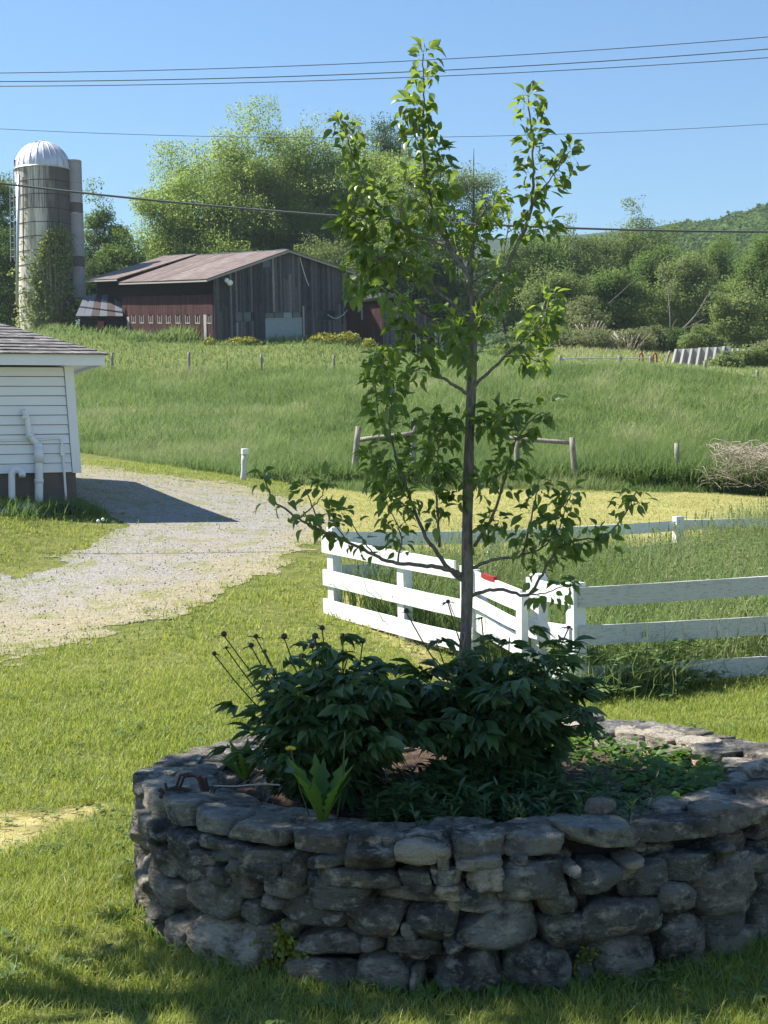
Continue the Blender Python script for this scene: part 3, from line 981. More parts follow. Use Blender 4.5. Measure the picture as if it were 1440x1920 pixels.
Z7 = [(0, 650, 48, 752, 's', .6), (80, 703, 272, 754, 's', .6), (0, 758, 102, 827, 's', .8), (103, 743, 278, 848, 's', .97), (-5, 838, 132, 892, 's', .75),
      (38, 850, 284, 935, 's', .72), (262, 738, 584, 890, 'b', .42), (548, 728, 612, 793, 'r', .6), (602, 733, 793, 853, 'b', .4), (797, 716, 908, 752, 's', .6),
      (792, 745, 990, 872, 's', .25), (988, 700, 1220, 803, 's', .35), (1193, 653, 1263, 708, 'r', .55), (1218, 690, 1340, 773, 's', .45), (-5, 902, 82, 1058, 'r', .25),
      (84, 902, 428, 1100, 'r', .78), (446, 884, 618, 948, 's', .35), (436, 948, 642, 1094, 'r', .5), (616, 862, 958, 1053, 'r', .45), (936, 824, 1118, 968, 'r', .4),
      (1116, 738, 1376, 944, 's', .35), (1366, 768, 1450, 884, 's', .45), (922, 958, 1188, 1145, 'r', .48), (1172, 898, 1380, 1048, 's', .42), (1366, 886, 1450, 1024, 's', .5),
      (1186, 1008, 1414, 1156, 'r', .45), (18, 1058, 138, 1120, 'r', .3), (298, 1092, 574, 1296, 'r', .65), (632, 1046, 954, 1276, 'r', .48), (956, 1108, 1234, 1240, 'r', .35),
      (556, 1166, 694, 1306, 'r', .4), (1112, 838, 1144, 892, 's', .5), (950, 938, 1046, 996, 's', .35), (-6, 1108, 322, 1336, 'r', .45), (318, 700, 400, 742, 's', .4),
      (1330, 690, 1450, 770, 's', .4), (1236, 1100, 1450, 1190, 's', .4)]
boxes = [(230 + x0 / 2.286, 1480 + y0 / 2.286, 230 + x1 / 2.286, 1480 + y1 / 2.286, k, t) for x0, y0, x1, y1, k, t in Z6] + \
        [(820 + x0 / 2.3226, 1300 + y0 / 2.3226, 820 + x1 / 2.3226, 1300 + y1 / 2.3226, k, t) for x0, y0, x1, y1, k, t in Z7]

planter = thing('stone_planter', (RCX, RCY, 0), 'round raised planter of dark dry laid fieldstone holding the young pear tree', 'planter')
wall = MB()
Zup = np.array([0, 0, 1.0])
for i, (x0, y0, x1, y1, k, tn) in enumerate(boxes):
    xm, ym = (x0 + x1) / 2, (y0 + y1) / 2
    tc, zc = on_ring(xm, ym)
    t0, _ = on_ring(x0, ym); t1, _ = on_ring(x1, ym)
    _, za = on_ring(xm, y0); _, zb = on_ring(xm, y1)
    w = abs(t1 - t0) * math.hypot(RA * math.sin(tc), RB * math.cos(tc))
    w = min(max(w, .05), .5)
    h = abs(za - zb)
    p, nrm = ring_pt(tc, random.uniform(-.055, -.025))
    p[2] = zc
    tang = np.cross(Zup, nrm)
    ang = random.uniform(-.07, .07)
    ex = tang * math.cos(ang) + Zup * math.sin(ang); ez = Zup * math.cos(ang) - tang * math.sin(ang)
    pw, rg = {'r': (3.3, .3), 'b': (5.5, .32), 's': (8.0, .46)}[k]
    tn = float(np.clip(tn * 1.05 + random.gauss(-.02, .1), 0, 1))
    stone(wall, p, ex, nrm, ez, w * .53, .085 + (.035 if k != 's' else .015), h * .525, pw, rg, tn, i + 3)
# small packing stones behind and between the big ones, and whole courses round the back
ta, tb = -2.98, -.36                         # the part of the ring that the boxes cover
for i in range(150):
    t = random.uniform(ta, tb)
    p, nrm = ring_pt(t, random.uniform(-.125, -.09)); p[2] = random.uniform(.03, RZ - .09)
    tang = np.cross(Zup, nrm)
    stone(wall, p, tang, nrm, Zup, random.uniform(.04, .1), .05, random.uniform(.02, .045), 3.2, .35, random.uniform(.05, .5), 300 + i)
z = .0
row = 0
while z < RZ - .08:
    hh = random.uniform(.13, .18) if z < .2 else random.uniform(.06, .12)
    t = tb
    while t < ta + 2 * math.pi:
        w = random.uniform(.14, .34) if hh > .12 else random.uniform(.12, .36)
        dt = w / 1.42
        p, nrm = ring_pt(t + dt / 2, random.uniform(-.06, -.03)); p[2] = z + hh / 2 + random.uniform(-.012, .012)
        stone(wall, p, np.cross(Zup, nrm), nrm, Zup, w * .52, .1, hh * .54, random.choice((2.8, 4, 4.6)), .28, random.choice((.2, .3, .4, .5, .6, .75)), 900 + row * 60 + int(t * 9))
        t += dt
    z += hh; row += 1
# inner face, seen over the soil on the far side
for i in range(110):
    t = random.uniform(-.9, 3.6)
    p, nrm = ring_pt(t, random.uniform(-.31, -.27)); p[2] = random.uniform(RZ - .2, RZ - .06)
    stone(wall, p, np.cross(Zup, nrm), nrm, Zup, random.uniform(.06, .14), .06, random.uniform(.03, .06), 3.4, .4, random.choice((.5, .65, .8, .96, 1.)), 1500 + i)
wall.build('wall_stones', G['stone'], planter, smooth=True)
# the packed core behind the stones
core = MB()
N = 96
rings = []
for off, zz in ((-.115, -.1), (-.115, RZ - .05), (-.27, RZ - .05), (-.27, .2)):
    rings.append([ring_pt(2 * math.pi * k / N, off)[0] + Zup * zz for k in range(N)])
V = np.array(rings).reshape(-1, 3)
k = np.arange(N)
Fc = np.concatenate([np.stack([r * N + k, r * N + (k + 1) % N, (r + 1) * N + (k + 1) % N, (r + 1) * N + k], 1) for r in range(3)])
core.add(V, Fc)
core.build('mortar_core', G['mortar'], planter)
# earth inside
soil = MB()
NR = 26
vv = []
for r in range(NR + 1):
    for a in range(N):
        pt, nr_ = ring_pt(2 * math.pi * a / N, -.24)
        q = np.array([RCX, RCY, 0]) * (1 - r / NR) + np.array([pt[0], pt[1], 0]) * (r / NR)
        q[2] = RZ - .13 + .05 * noise.noise(Vector((q[0] * 5, q[1] * 5, 0))) + .025 * noise.noise(Vector((q[0] * 18, q[1] * 18, 3))) + .07 * (1 - r / NR)
        vv.append(q)
a = np.arange(N)
Fc = np.concatenate([np.stack([r * N + a, r * N + (a + 1) % N, (r + 1) * N + (a + 1) % N, (r + 1) * N + a], 1) for r in range(NR)])
soil.add(np.array(vv), Fc)
soil.build('soil', G['soil'], planter, smooth=True)
SOILZ = RZ - .1

# coping: flat slabs laid round the rim, outer row with the widths seen in front, inner row behind
edges_px = [262, 300, 352, 428, 540, 655, 745, 842, 945, 1060, 1205, 1335, 1450]
cuts = [on_ring(p, 1582)[0] for p in edges_px]
cuts[0] = -3.02
tt = cuts[-1]
extra = []
while tt < cuts[0] + 2 * math.pi - .25:
    tt += random.uniform(.13, .27); extra.append(tt)
cuts = cuts + extra + [cuts[0] + 2 * math.pi]
for i in range(len(cuts) - 1):
    a0, a1 = cuts[i], cuts[i + 1]
    tc = (a0 + a1) / 2
    depth = random.uniform(.1, .13)
    p, nrm = ring_pt(tc, -.095 + random.uniform(-.02, .03))
    w = (a1 - a0) * math.hypot(RA * math.sin(tc), RB * math.cos(tc))
    th = random.uniform(.036, .052)
    if i < 12: th = [.07, .055, .042, .036, .04, .035, .05, .05, .042, .04, .038, .045][i]
    p[2] = RZ - th + random.uniform(-.015, .02)
    tang = np.cross(Zup, nrm)
    tilt = random.uniform(-.06, .06); t2 = random.uniform(-.07, .07)
    ez = unit(Zup + tang * t2 + nrm * tilt); ex = unit(np.cross(nrm, ez)); ey = np.cross(ez, ex)
    s = MB()
    stone(s, p, ex, ey, ez, w * .54, depth, th, 9, .36, random.choice((.2, .3, .36, .42, .5, .6)) if i else .7, 2000 + i * 7)
    s.build('coping_stone', G['stone'], planter, smooth=True)
t = -3.0
k = 0
while t < 3.25:
    dt = random.uniform(.12, .24)
    p, nrm = ring_pt(t + dt / 2, -.235 + random.uniform(-.03, .03))
    th = random.uniform(.022, .036)
    p[2] = RZ - th - .008 + random.uniform(-.02, .018)
    tang = np.cross(Zup, nrm)
    ez = unit(Zup + tang * random.uniform(-.1, .1) + nrm * random.uniform(-.1, .1)); ex = unit(np.cross(nrm, ez)); ey = np.cross(ez, ex)
    s = MB()
    stone(s, p, ex, ey, ez, dt * 1.4 * .52, random.uniform(.08, .11), th, 9, .42, random.choice((.3, .4, .5, .6, .8)), 2600 + k * 11)
    s.build('coping_stone', G['stone'], planter, smooth=True)
    t += dt; k += 1
# one rounded stone lying loose on the front rim, another on the right
s = MB()
p, nrm = ring_pt(on_ring(1168, 1570)[0], -.2); p[2] = RZ + .035
stone(s, p, np.cross(Zup, nrm), nrm, Zup, .072, .05, .042, 2.7, .2, .42, 77)
tag(s.build('loose_stone', G['stone'], smooth=True), 'rounded grey cobble lying loose on the front rim of the planter', 'stone')
s = MB()
q = P(1425, 1480, 6.35); 
stone(s, (q[0], q[1], RZ + .02), np.array([1, 0, 0]), np.array([0, 1, 0]), Zup, .075, .06, .045, 2.5, .2, .9, 78)
tag(s.build('loose_stone', G['stone'], smooth=True), 'smooth tan cobble on the right rim of the planter near the frame edge', 'stone')

# rusty iron trap-like implement on the left rim
tr = thing('iron_implement', (P(355, 1490, 6.2)[0], 6.2, RZ), 'small rusty iron implement with bent bars sitting on the left rim of the planter', 'iron implement')
c0 = np.array(P(355, 1492, 6.2)); c0[2] = RZ + .02


def Q(px, py, y=6.2):
    return P(px, py, y)


mb = MB()
add_tube(mb, smooth_path([Q(300, 1492), Q(322, 1478), Q(345, 1480), Q(362, 1489), Q(375, 1500)]), .008, 7)
add_tube(mb, smooth_path([Q(310, 1468), Q(314, 1480), Q(330, 1484)]), .006, 6)
add_tube(mb, smooth_path([Q(298, 1480, 6.15), Q(305, 1486, 6.15), Q(300, 1496, 6.15)]), .01, 6)
mb.build('spring', G['rust'], tr)
mb = MB()
add_tube(mb, [Q(330, 1478), Q(338, 1454), Q(352, 1450), Q(372, 1458), Q(378, 1480)], .0075, 6)
mb.build('jaw', G['rust'], tr)
mb = MB()
add_tube(mb, [Q(335, 1484, 6.3), Q(345, 1456, 6.3), Q(362, 1454, 6.3), Q(384, 1462, 6.3), Q(388, 1486, 6.3)], .007, 6)
mb.build('jaw', G['rust'], tr)
mb = MB()
add_tube(mb, smooth_path([Q(372, 1455), Q(380, 1478), Q(376, 1500), Q(370, 1512)]), .012, 6)
add_tube(mb, smooth_path([Q(384, 1458), Q(388, 1485), Q(380, 1506), Q(371, 1513)]), .01, 6)
add_tube(mb, [Q(352, 1496), Q(366, 1500), Q(372, 1511)], .009, 6)
add_tube(mb, [Q(392, 1488), Q(404, 1478), Q(398, 1496)], .006, 6)
mb.build('frame', G['rust'], tr)
mb = MB()
add_tube(mb, smooth_path([P(402, 1473, 6.15), P(440, 1474, 6.1), P(490, 1470, 6.02), P(525, 1472, 5.98)]), .0032, 6)
tag(mb.build('plant_stake', G['palewood']), 'thin pale plastic stake lying across the left end of the planter bed', 'stake')

# ------------------------------------------------------------------ young pear tree
TY = 6.72
pear = thing('pear_tree', (*P(868, 1480, TY)[:2], SOILZ), 'young pear tree with sparse glossy leaves growing out of the stone planter', 'tree')
branch_px = [
    # (list of photo pixels, radius at start, radius at tip, depth lean)
    ([(866, 1472), (868, 1400), (868, 1310), (873, 1200), (876, 1100), (876, 1000), (878, 900), (881, 800), (885, 700), (888, 600), (890, 560)], .0355, .021, .0),
    ([(867, 1078), (840, 1068), (800, 1060), (745, 1056), (700, 1040), (650, 1014), (600, 994), (560, 972), (520, 944), (503, 920), (496, 895)], .012, .0035, -.35),
    ([(602, 992), (588, 955), (572, 916)], .005, .0025, -.05), ([(562, 972), (590, 945), (605, 925), (612, 900)], .004, .002, .05),
    ([(650, 1014), (630, 985), (622, 962)], .004, .002, .05), ([(700, 1040), (672, 1000), (640, 962)], .004, .002, -.05),
    ([(745, 1056), (752, 1010), (738, 970), (722, 935)], .005, .002, .1),
    ([(866, 1088), (842, 1066), (806, 1016), (779, 962), (757, 898), (736, 830), (728, 775), (722, 720), (728, 680)], .012, .003, .25),
    ([(779, 962), (740, 930), (716, 890), (692, 856)], .005, .002, .1), ([(757, 898), (790, 860), (806, 820)], .004, .002, -.1),
    ([(824, 1025), (820, 960), (819, 900), (822, 840), (830, 790)], .007, .003, -.15),
    ([(889, 1024), (925, 965), (950, 880), (968, 825), (1003, 782), (1020, 772)], .009, .003, -.15),
    ([(950, 880), (915, 900), (890, 905)], .003, .002, .05), ([(968, 825), (940, 800), (925, 775)], .003, .002, .08),
    ([(884, 1064), (930, 1048), (978, 1040), (991, 991), (1003, 940), (1012, 905)], .009, .003, -.3),
    ([(978, 1040), (1010, 1030), (1044, 1000), (1060, 950), (1072, 925)], .005, .002, -.1),
    ([(884, 1118), (911, 1108), (950, 1108), (991, 1115), (1018, 1075), (1044, 1030), (1085, 1012), (1130, 1008), (1165, 975), (1185, 940), (1194, 918)], .0095, .003, -.28),
    ([(1044, 1030), (1040, 990), (1052, 950)], .004, .002, -.05), ([(991, 1115), (1020, 1112), (1060, 1098)], .004, .002, .02),
    ([(887, 726), (915, 700), (947, 668), (980, 640), (1010, 618), (1022, 590), (1030, 560)], .009, .003, .25),
    ([(947, 668), (985, 668), (1010, 680)], .004, .002, .1), ([(1010, 618), (1040, 600)], .003, .002, .05),
    ([(878, 741), (845, 718), (815, 696), (795, 655), (782, 609), (757, 577), (735, 556), (722, 545)], .009, .003, -.2),
    ([(815, 696), (790, 690), (745, 720), (728, 760)], .004, .002, -.15), ([(782, 609), (740, 640), (715, 690)], .004, .002, -.1),
    ([(878, 646), (856, 626), (843, 604), (842, 585)], .006, .003, .15),
    ([(885, 604), (857, 578), (815, 543), (770, 513), (730, 486), (700, 478), (675, 440)], .010, .003, .2),
    ([(815, 543), (790, 500), (750, 470)], .004, .002, .1), ([(730, 486), (700, 500), (680, 530)], .004, .002, .1),
    ([(889, 575), (879, 538), (875, 512), (845, 465), (818, 415), (806, 370), (798, 330), (793, 280), (794, 200), (795, 150), (794, 100)], .014, .003, -.05),
    ([(893, 576), (915, 545), (947, 508), (975, 449), (993, 405), (999, 355), (1000, 300), (995, 235), (988, 180)], .015, .003, -.2),
    ([(1003, 372), (1025, 345), (1045, 318), (1058, 300), (1068, 284)], .005, .002, -.05), ([(975, 449), (1010, 430), (1030, 420)], .004, .002, -.08),
    ([(845, 465), (812, 452), (775, 440), (730, 405), (695, 362), (668, 310), (652, 262), (640, 235)], .008, .003, .3),
    ([(730, 405), (690, 410), (668, 400)], .004, .002, .05),
    ([(880, 512), (884, 460), (895, 415), (915, 385), (930, 365)], .007, .003, .2),
    ([(874, 520), (850, 440), (842, 390), (830, 340)], .005, .002, .2),
    ([(888, 640), (905, 600), (930, 560), (938, 520)], .005, .002, -.25), ([(884, 700), (870, 660), (860, 620)], .004, .002, -.3),
    ([(883, 770), (905, 800), (935, 790), (960, 770)], .005, .002, -.25), ([(881, 800), (850, 810), (820, 800), (800, 780)], .005, .002, -.22),
    ([(722, 400), (690, 440), (672, 490), (668, 545)], .004, .002, .1),
    ([(736, 830), (712, 785), (704, 725), (714, 668)], .004, .002, .1),
    ([(695, 362), (660, 380), (640, 420)], .003, .002, .1), ([(806, 370), (826, 330), (822, 280)], .003, .002, -.05), ([(793, 280), (770, 240), (768, 200)], .003, .002, .05),
    ([(757, 898), (728, 870), (705, 900)], .004, .002, .1), ([(818, 415), (780, 372), (762, 330)], .004, .002, -.1),
    ([(876, 1010), (900, 985), (935, 975)], .004, .002, -.15), ([(877, 930), (860, 900), (835, 880)], .004, .002, -.2),
]
wood = [MB(), MB()]
leaf_pos, leaf_dir = [], []
for bi, (pts, r0, r1, dl) in enumerate(branch_px):
    n = len(pts)
    w3 = []
    for i, (px, py) in enumerate(pts):
        s = i / (n - 1)
        if bi == 0: yy = TY
        else:
            # depth: start where the parent wood is, then lean away
            yy = None
        w3.append((px, py, s))
    if bi == 0:
        path = np.array([P(px, py, TY) for px, py in pts])
        allp = [(px, py, TY) for px, py in pts]
    else:
        d0 = min(allp, key=lambda a: (a[0] - pts[0][0]) ** 2 + (a[1] - pts[0][1]) ** 2)[2]
        rows = [(px, py, d0 + dl * s + .03 * math.sin(px * .13 + bi)) for px, py, s in w3]
        rows[0] = (pts[0][0], pts[0][1], d0)
        path = np.array([P(*r) for r in rows])
        allp += rows
    sp = smooth_path(path, 5)
    L = np.concatenate([[0], np.cumsum(np.linalg.norm(np.diff(sp, axis=0), axis=1))])
    rad = r0 + (r1 - r0) * (L / L[-1]) ** .8
    sp = sp + rng.normal(size=sp.shape) * .0025 * (bi > 0)
    if bi == 0:
        rad = rad * (1 + .05 * np.sin(L * 14)); rad[:4] *= [1.5, 1.3, 1.15, 1.06]
    add_tube(wood[0 if bi == 0 else 1], sp, rad, 10 if bi == 0 else 7)
    if bi == 0: continue
    # leaves in bunches along the outer part of every limb
    bare = .36 if r0 > .008 else .14
    s = L[-1] * bare
    hi = 1.0 if pts[-1][1] < 700 else .8
    lone = bi == 1 or bi in (2, 3, 5)
    while s < L[-1]:
        k = min(np.searchsorted(L, s), len(sp) - 1)
        tg = unit(sp[k] - sp[max(k - 1, 0)])
        nb = rng.integers(2, 5) if not lone else rng.integers(0, 3)
        # short spurs carry small bunches away from the limb
        sd = unit(rng.normal(size=3)); sd -= tg * (sd @ tg); sd = unit(sd)
        spur = sp[k] + sd * rng.uniform(.0, .03 if not lone else .02)
        for _ in range(int(nb)):
            d = unit(rng.normal(size=3) * .9 + tg * .3 + sd * .6 + np.array([0, 0, -.12]))
            leaf_pos.append(spur + d * .02); leaf_dir.append(d)
        s += rng.uniform(.0115, .024) / hi
    for _ in range(7):
        d = unit(rng.normal(size=3) * .8 + tg * .9)
        leaf_pos.append(sp[-1] + d * .01); leaf_dir.append(d)
wood[0].build('trunk', G['pearbark'], pear, smooth=True)
wood[1].build('limbs', G['pearbark'], pear, smooth=True)
leaf_pos = np.array(leaf_pos); leaf_dir = np.array(leaf_dir)
nl = len(leaf_pos)
print('pear leaves', nl)
mb = MB()
size = rng.uniform(.035, .068, nl)
pet = rng.uniform(.012, .035, nl)
base = leaf_pos + leaf_dir * pet[:, None]
ld = unit(leaf_dir + np.array([0, 0, -.8]) * rng.random((nl, 1)))
nn = unit(np.array([0, 0, 1.]) + rng.normal(size=(nl, 3)) * .55)
tint = np.clip(.5 + rng.normal(size=nl) * .25, 0, 1)
for k, (w, fo, dr) in enumerate(((.62, .35, .25), (.55, .55, .4), (.66, .2, .1), (.58, .45, .55))):
    TV, TF = leaf_template(w, fo, dr, 6)
    q = np.arange(nl) % 4 == k
    scatter(mb, TV, TF, base[q], ld[q], nn[q], size[q], tint[q])
# leaf stalks
TV, TF = blade_template(.1)
scatter(mb, TV, TF, leaf_pos, leaf_dir, rand_dirs(nl), np.stack([np.full(nl, .003), pet * 1.1, pet], 1), np.full(nl, .9))
mb.build('foliage', G['pear'], pear, smooth=True)
mb = MB()
tw = [P(866, 1185, TY - .05), P(872, 1190, TY - .06), P(866, 1225, TY - .08), P(876, 1260, TY - .1), P(890, 1290, TY - .12), P(900, 1330, TY - .16)]
add_tube(mb, smooth_path(tw), .0028, 5)
add_tube(mb, smooth_path([P(866, 1186, TY - .05), P(850, 1150, TY - .12), P(842, 1128, TY - .15)]), .0022, 5)
mb.build('twine', G['twine'], pear)

# ------------------------------------------------------------------ peonies and other plants in the planter
LF = {k: leaf_template(*v) for k, v in {'lance': (.36, .3, .35, 5), 'round': (.85, .15, .2, 5), 'long': (.22, .35, .5, 6), 'oval': (.5, .25, .35, 5)}.items()}


def tooth_template(width=.26, rows=13):
    t = np.linspace(0, 1, rows); V = []
    for i, ti in enumerate(t):
        w = width * .5 * (.25 + .75 * ti ** .7) * (1 if ti < .75 else max(.05, (1 - ti) / .25)) * (1.15 if i % 2 else .62)
        for s in (-1, 0, 1): V.append((s * w, ti - (.03 if i % 2 and s else 0), abs(s) * w * .35 - .25 * ti * ti))
    Fc = [(i * 3 + j, i * 3 + j + 1, i * 3 + j + 4, i * 3 + j + 3) for i in range(rows - 1) for j in (0, 1)]
    return np.array(V), np.array(Fc)


LF['tooth'] = tooth_template()


def peony(name, label, px, y, z0, box, nstem, buds):
    """stems fan out of a crown and carry leaves of nine leaflets; box gives the picture extent of the mound"""
    base = np.array(P(px, 1480, y)); base[2] = z0
    root = thing(name, base, label, 'peony', 'peony bushes in the planter')
    st, lv = MB(), MB()
    pos, yx, nr, sc, tn = [], [], [], [], []
    cx, cz = (box[0] + box[2]) / 2, None
    for i in range(nstem):
        a = rng.random() * 2 * math.pi; r = math.sqrt(rng.random())
        hw = (box[2] - box[0]) / 2 / F * y
        top = P(box[0] + (box[2] - box[0]) / 2, box[1], y)[2]
        dome = math.sqrt(max(1 - (r * .93) ** 2, .0))
        tip = base + np.array([math.cos(a) * r * hw, math.sin(a) * r * hw * .85, 0])
        tip[0] += P(cx, 1480, y)[0] - base[0]
        tip[2] = z0 + (top - z0) * (.1 + .9 * dome) * rng.uniform(.66, 1.1)
        tpx, _ = proj(tip[0], tip[1], tip[2])
        if 815 < tpx < 920 and tip[1] < TY + .12:
            tip[2] = min(tip[2], P(868, 1345, tip[1])[2] * rng.uniform(.85, 1))
        b = base + np.array([math.cos(a), math.sin(a), 0]) * .08 * r
        mid = (b + tip) / 2 + np.array([math.cos(a), math.sin(a), 0]) * -.04 * r + np.array([0, 0, .1])
        sp = smooth_path([b, mid, tip], 5)
        add_tube(st, sp, np.linspace(.005, .003, len(sp)), 5, .4)
        for lvl in np.linspace(.12, 1.0, 8):
            o = sp[int(lvl * (len(sp) - 1))]
            la = rng.random() * 6.28
            out = unit(np.array([math.cos(la), math.sin(la), rng.uniform(.1, .7)]) + unit(tip - b) * .3)
            Lp = rng.uniform(.05, .11)
            e = o + out * Lp
            side = unit(np.cross(out, [0, 0, 1]))
            for f, ln in ((0, 1.0), (.75, .85), (-.75, .85)):
                sd = unit(out * math.cos(f) + side * math.sin(f) + np.array([0, 0, -.25]))
                stem_e = e + sd * .03
                for g, l2 in ((0, 1.0), (.55, .8), (-.55, .8)):
                    dd = unit(sd * math.cos(g) + side * math.sin(g) + np.array([0, 0, rng.uniform(-.45, .05)]))
                    pos.append(stem_e); yx.append(dd); nr.append(np.array([0, 0, 1.]) + .4 * rng.normal(size=3))
                    s = rng.uniform(.07, .135) * ln * l2
                    sc.append((s * 1.15, s, s)); tn.append(np.clip(.5 + rng.normal() * .25, 0, 1))
    scatter(lv, *LF['lance'], np.array(pos), np.array(yx), np.array(nr), np.array(sc), np.array(tn))
    st.build('stems', G['budgreen'], root, smooth=True)
    lv.build('foliage', G['peony'], root, smooth=True)
    for bx, by, br in buds:
        yy = y + random.uniform(-.12, .12)
        tip = P(bx, by, yy)
        low = P(bx + (cx - bx) * .5, by + 140, y)
        low2 = P(bx + (cx - bx) * .2, by + 60, yy)
        sb = MB()
        add_tube(sb, smooth_path([low, low2, tip], 5), .0032, 5, .4)
        # a round bud clasped by two or three sepals
        V, Fc = cube_grid()
        q = unit(V) * br
        sb2 = MB(); sb2.add(tip + q * np.array([1, 1, .95]) + np.array([0, 0, br * .6]), Fc)
        s1 = sb.build('bud_stem', G['budgreen'], root, smooth=True)
        sb2.build('bud', G['bud'], s1, smooth=True)
        sp_ = MB()
        dd = rand_dirs(4); dd[:, 2] = np.abs(dd[:, 2]) * .3
        scatter(sp_, *LF['lance'], np.repeat(tip[None], 4, 0), dd, np.array([0, 0, 1.]) + .2 * rand_dirs(4), rng.uniform(.02, .05, 4), np.full(4, .3))
        sp_.build('sepals', G['peony'], s1)
    return root


peony('peony_bush', 'left dark green peony bush with round buds on bare stems', 600, 6.42, SOILZ, (448, 1226, 836, 1480), 84,
      [(420, 1192, .014), (480, 1196, .012), (533, 1197, .015), (471, 1213, .013), (402, 1228, .011), (604, 1180, .013), (591, 1196, .015), (680, 1205, .014), (585, 1214, .014),
       (643, 1192, .008), (424, 1216, .007), (497, 1222, .007), (567, 1232, .007)])
peony('peony_bush', 'right dark green peony bush around the foot of the pear trunk', 950, 6.6, SOILZ, (722, 1194, 1138, 1480), 92,
      [(762, 1148, .013), (840, 1130, .01), (1066, 1178, .009), (1090, 1212, .009), (903, 1160, .006), (818, 1205, .008)])


def rosette(name, label, px, py, y, n, length, spread, leafkind, mat, cat, tall=.9, width=1.0):
    c = np.array(P(px, py, y))
    c[2] = max(c[2], SOILZ - .02) if name != 'wall_plant' else c[2]
    mb = MB()
    a = rng.random(n) * 6.28
    dd = np.stack([np.cos(a) * spread, np.sin(a) * spread, np.full(n, tall) * rng.uniform(.6, 1.2, n)], 1)
    s = length * rng.uniform(.6, 1.1, n)
    out = np.stack([np.cos(a), np.sin(a), np.zeros(n)], 1)
    scatter(mb, *LF[leafkind], c + out * .015, dd, -out + np.array([0, 0, .8]), np.stack([s * width, s, s], 1), np.clip(rng.normal(.6, .2, n), 0, 1))
    return mb, c


mb, c = rosette('dandelion', '', 605, 1545, 5.72, 22, .27, .36, 'tooth', None, '', 1.5, .95)
dn = thing('dandelion_plant', c, 'large upright dandelion with a yellow flower and tall stalk at the planter front rim', 'dandelion')
mb.build('leaves', G['dandelion'], dn, smooth=True)
mb = MB()
add_tube(mb, smooth_path([P(632, 1530, 5.75), P(642, 1460, 5.75), P(647, 1372, 5.75)]), .0035, 5)
mb.build('stalk', G['budgreen'], dn)
mb = MB(); fl = P(545, 1405, 5.8)
add_tube(mb, smooth_path([P(580, 1530, 5.8), P(560, 1470, 5.8), fl]), .003, 5)
stt = mb.build('stalk', G['budgreen'], dn)
mb = MB()
a = np.arange(40) / 40 * 6.28
scatter(mb, *LF['lance'], np.repeat(fl[None], 40, 0), np.stack([np.cos(a), np.sin(a) * .8 - .3, .35 + .3 * rng.random(40)], 1), np.repeat([[0, -.5, 1.]], 40, 0), np.full(40, .022), np.full(40, .5))
mb.build('flower', G['yellowpetal'], stt)
mb, c = rosette('dandelion', '', 458, 1462, 6.2, 34, .17, .5, 'tooth', None, '', 1.3, .9)
tag(mb.build('dandelion_plant', G['dandelion'], smooth=True), 'smaller bright dandelion tuft beside the left inner rim of the planter', 'dandelion')
mb, c = rosette('broadleaf', '', 1320, 1490, 6.35, 16, .11, .6, 'oval', None, '', .8, 1.0)
for k in range(5):
    c2 = c + np.array([rng.uniform(-.12, .06), rng.uniform(-.1, .1), 0])
    a = rng.random(9) * 6.28
    scatter(mb, *LF['oval'], np.repeat(c2[None], 9, 0), np.stack([np.cos(a), np.sin(a), .5 + .7 * rng.random(9)], 1), np.repeat([[0, 0, 1.]], 9, 0), .05 + .05 * rng.random(9), rng.random(9))
tag(mb.build('broadleaf_weed', G['dandelion'], smooth=True), 'light green broadleaf weed by the right inner rim of the planter', 'weed')

# low grey-green herbs behind the front rim, and small creeping leaves on the right
mb = MB()
for i in range(150):
    px = rng.uniform(700, 1230); yy = rng.uniform(5.62, 6.15)
    c = np.array(P(px, 1540, yy)); c[2] = SOILZ - .02
    n = 16
    hh = rng.uniform(.06, .2)
    k = rng.random(n)
    ax = unit(np.array([rng.normal() * .3, rng.normal() * .3 - .1, 1]))
    a = rng.random(n) * 6.28
    scatter(mb, *LF['lance'], c + ax * (k * hh)[:, None], np.stack([np.cos(a), np.sin(a), .3 + .9 * k], 1), np.repeat([[0, 0, 1.]], n, 0) + .3 * rand_dirs(n), np.stack([np.full(n, .03), .035 + .03 * rng.random(n), np.full(n, .03)], 1), np.clip(.4 + .3 * rng.normal(size=n), 0, 1))
    add_tube(mb, [c, c + ax * hh], .002, 4, .3)
tag(mb.build('low_herbs', G['herb'], smooth=True), 'low grey green herb sprigs growing behind the front rim of the planter', 'herbs', kind='stuff')
mb = MB()
for i in range(150):
    px = rng.uniform(790, 905) if i < 60 else rng.uniform(690, 1150); yy = rng.uniform(6.05, 6.6) if i < 60 else rng.uniform(5.8, 6.35)
    c = np.array(P(px, 1480, yy)); c[2] = SOILZ - .02
    n = 22; hh = rng.uniform(.1, .26); k = rng.random(n)
    ax = unit(np.array([rng.normal() * .25, rng.normal() * .25, 1])); a = rng.random(n) * 6.28
    scatter(mb, *LF['lance'], c + ax * (k * hh)[:, None], np.stack([np.cos(a), np.sin(a), .1 + .5 * k], 1), np.repeat([[0, 0, 1.]], n, 0) + .3 * rand_dirs(n), np.stack([np.full(n, .06), .05 + .05 * rng.random(n), np.full(n, .05)], 1), np.clip(.4 + .3 * rng.normal(size=n), 0, 1))
    add_tube(mb, [c, c + ax * hh], .0025, 4, .3)
tag(mb.build('low_foliage', G['peony'], smooth=True), 'low leafy shoots filling the gap between the two peony bushes', 'foliage', kind='stuff')
mb = MB()
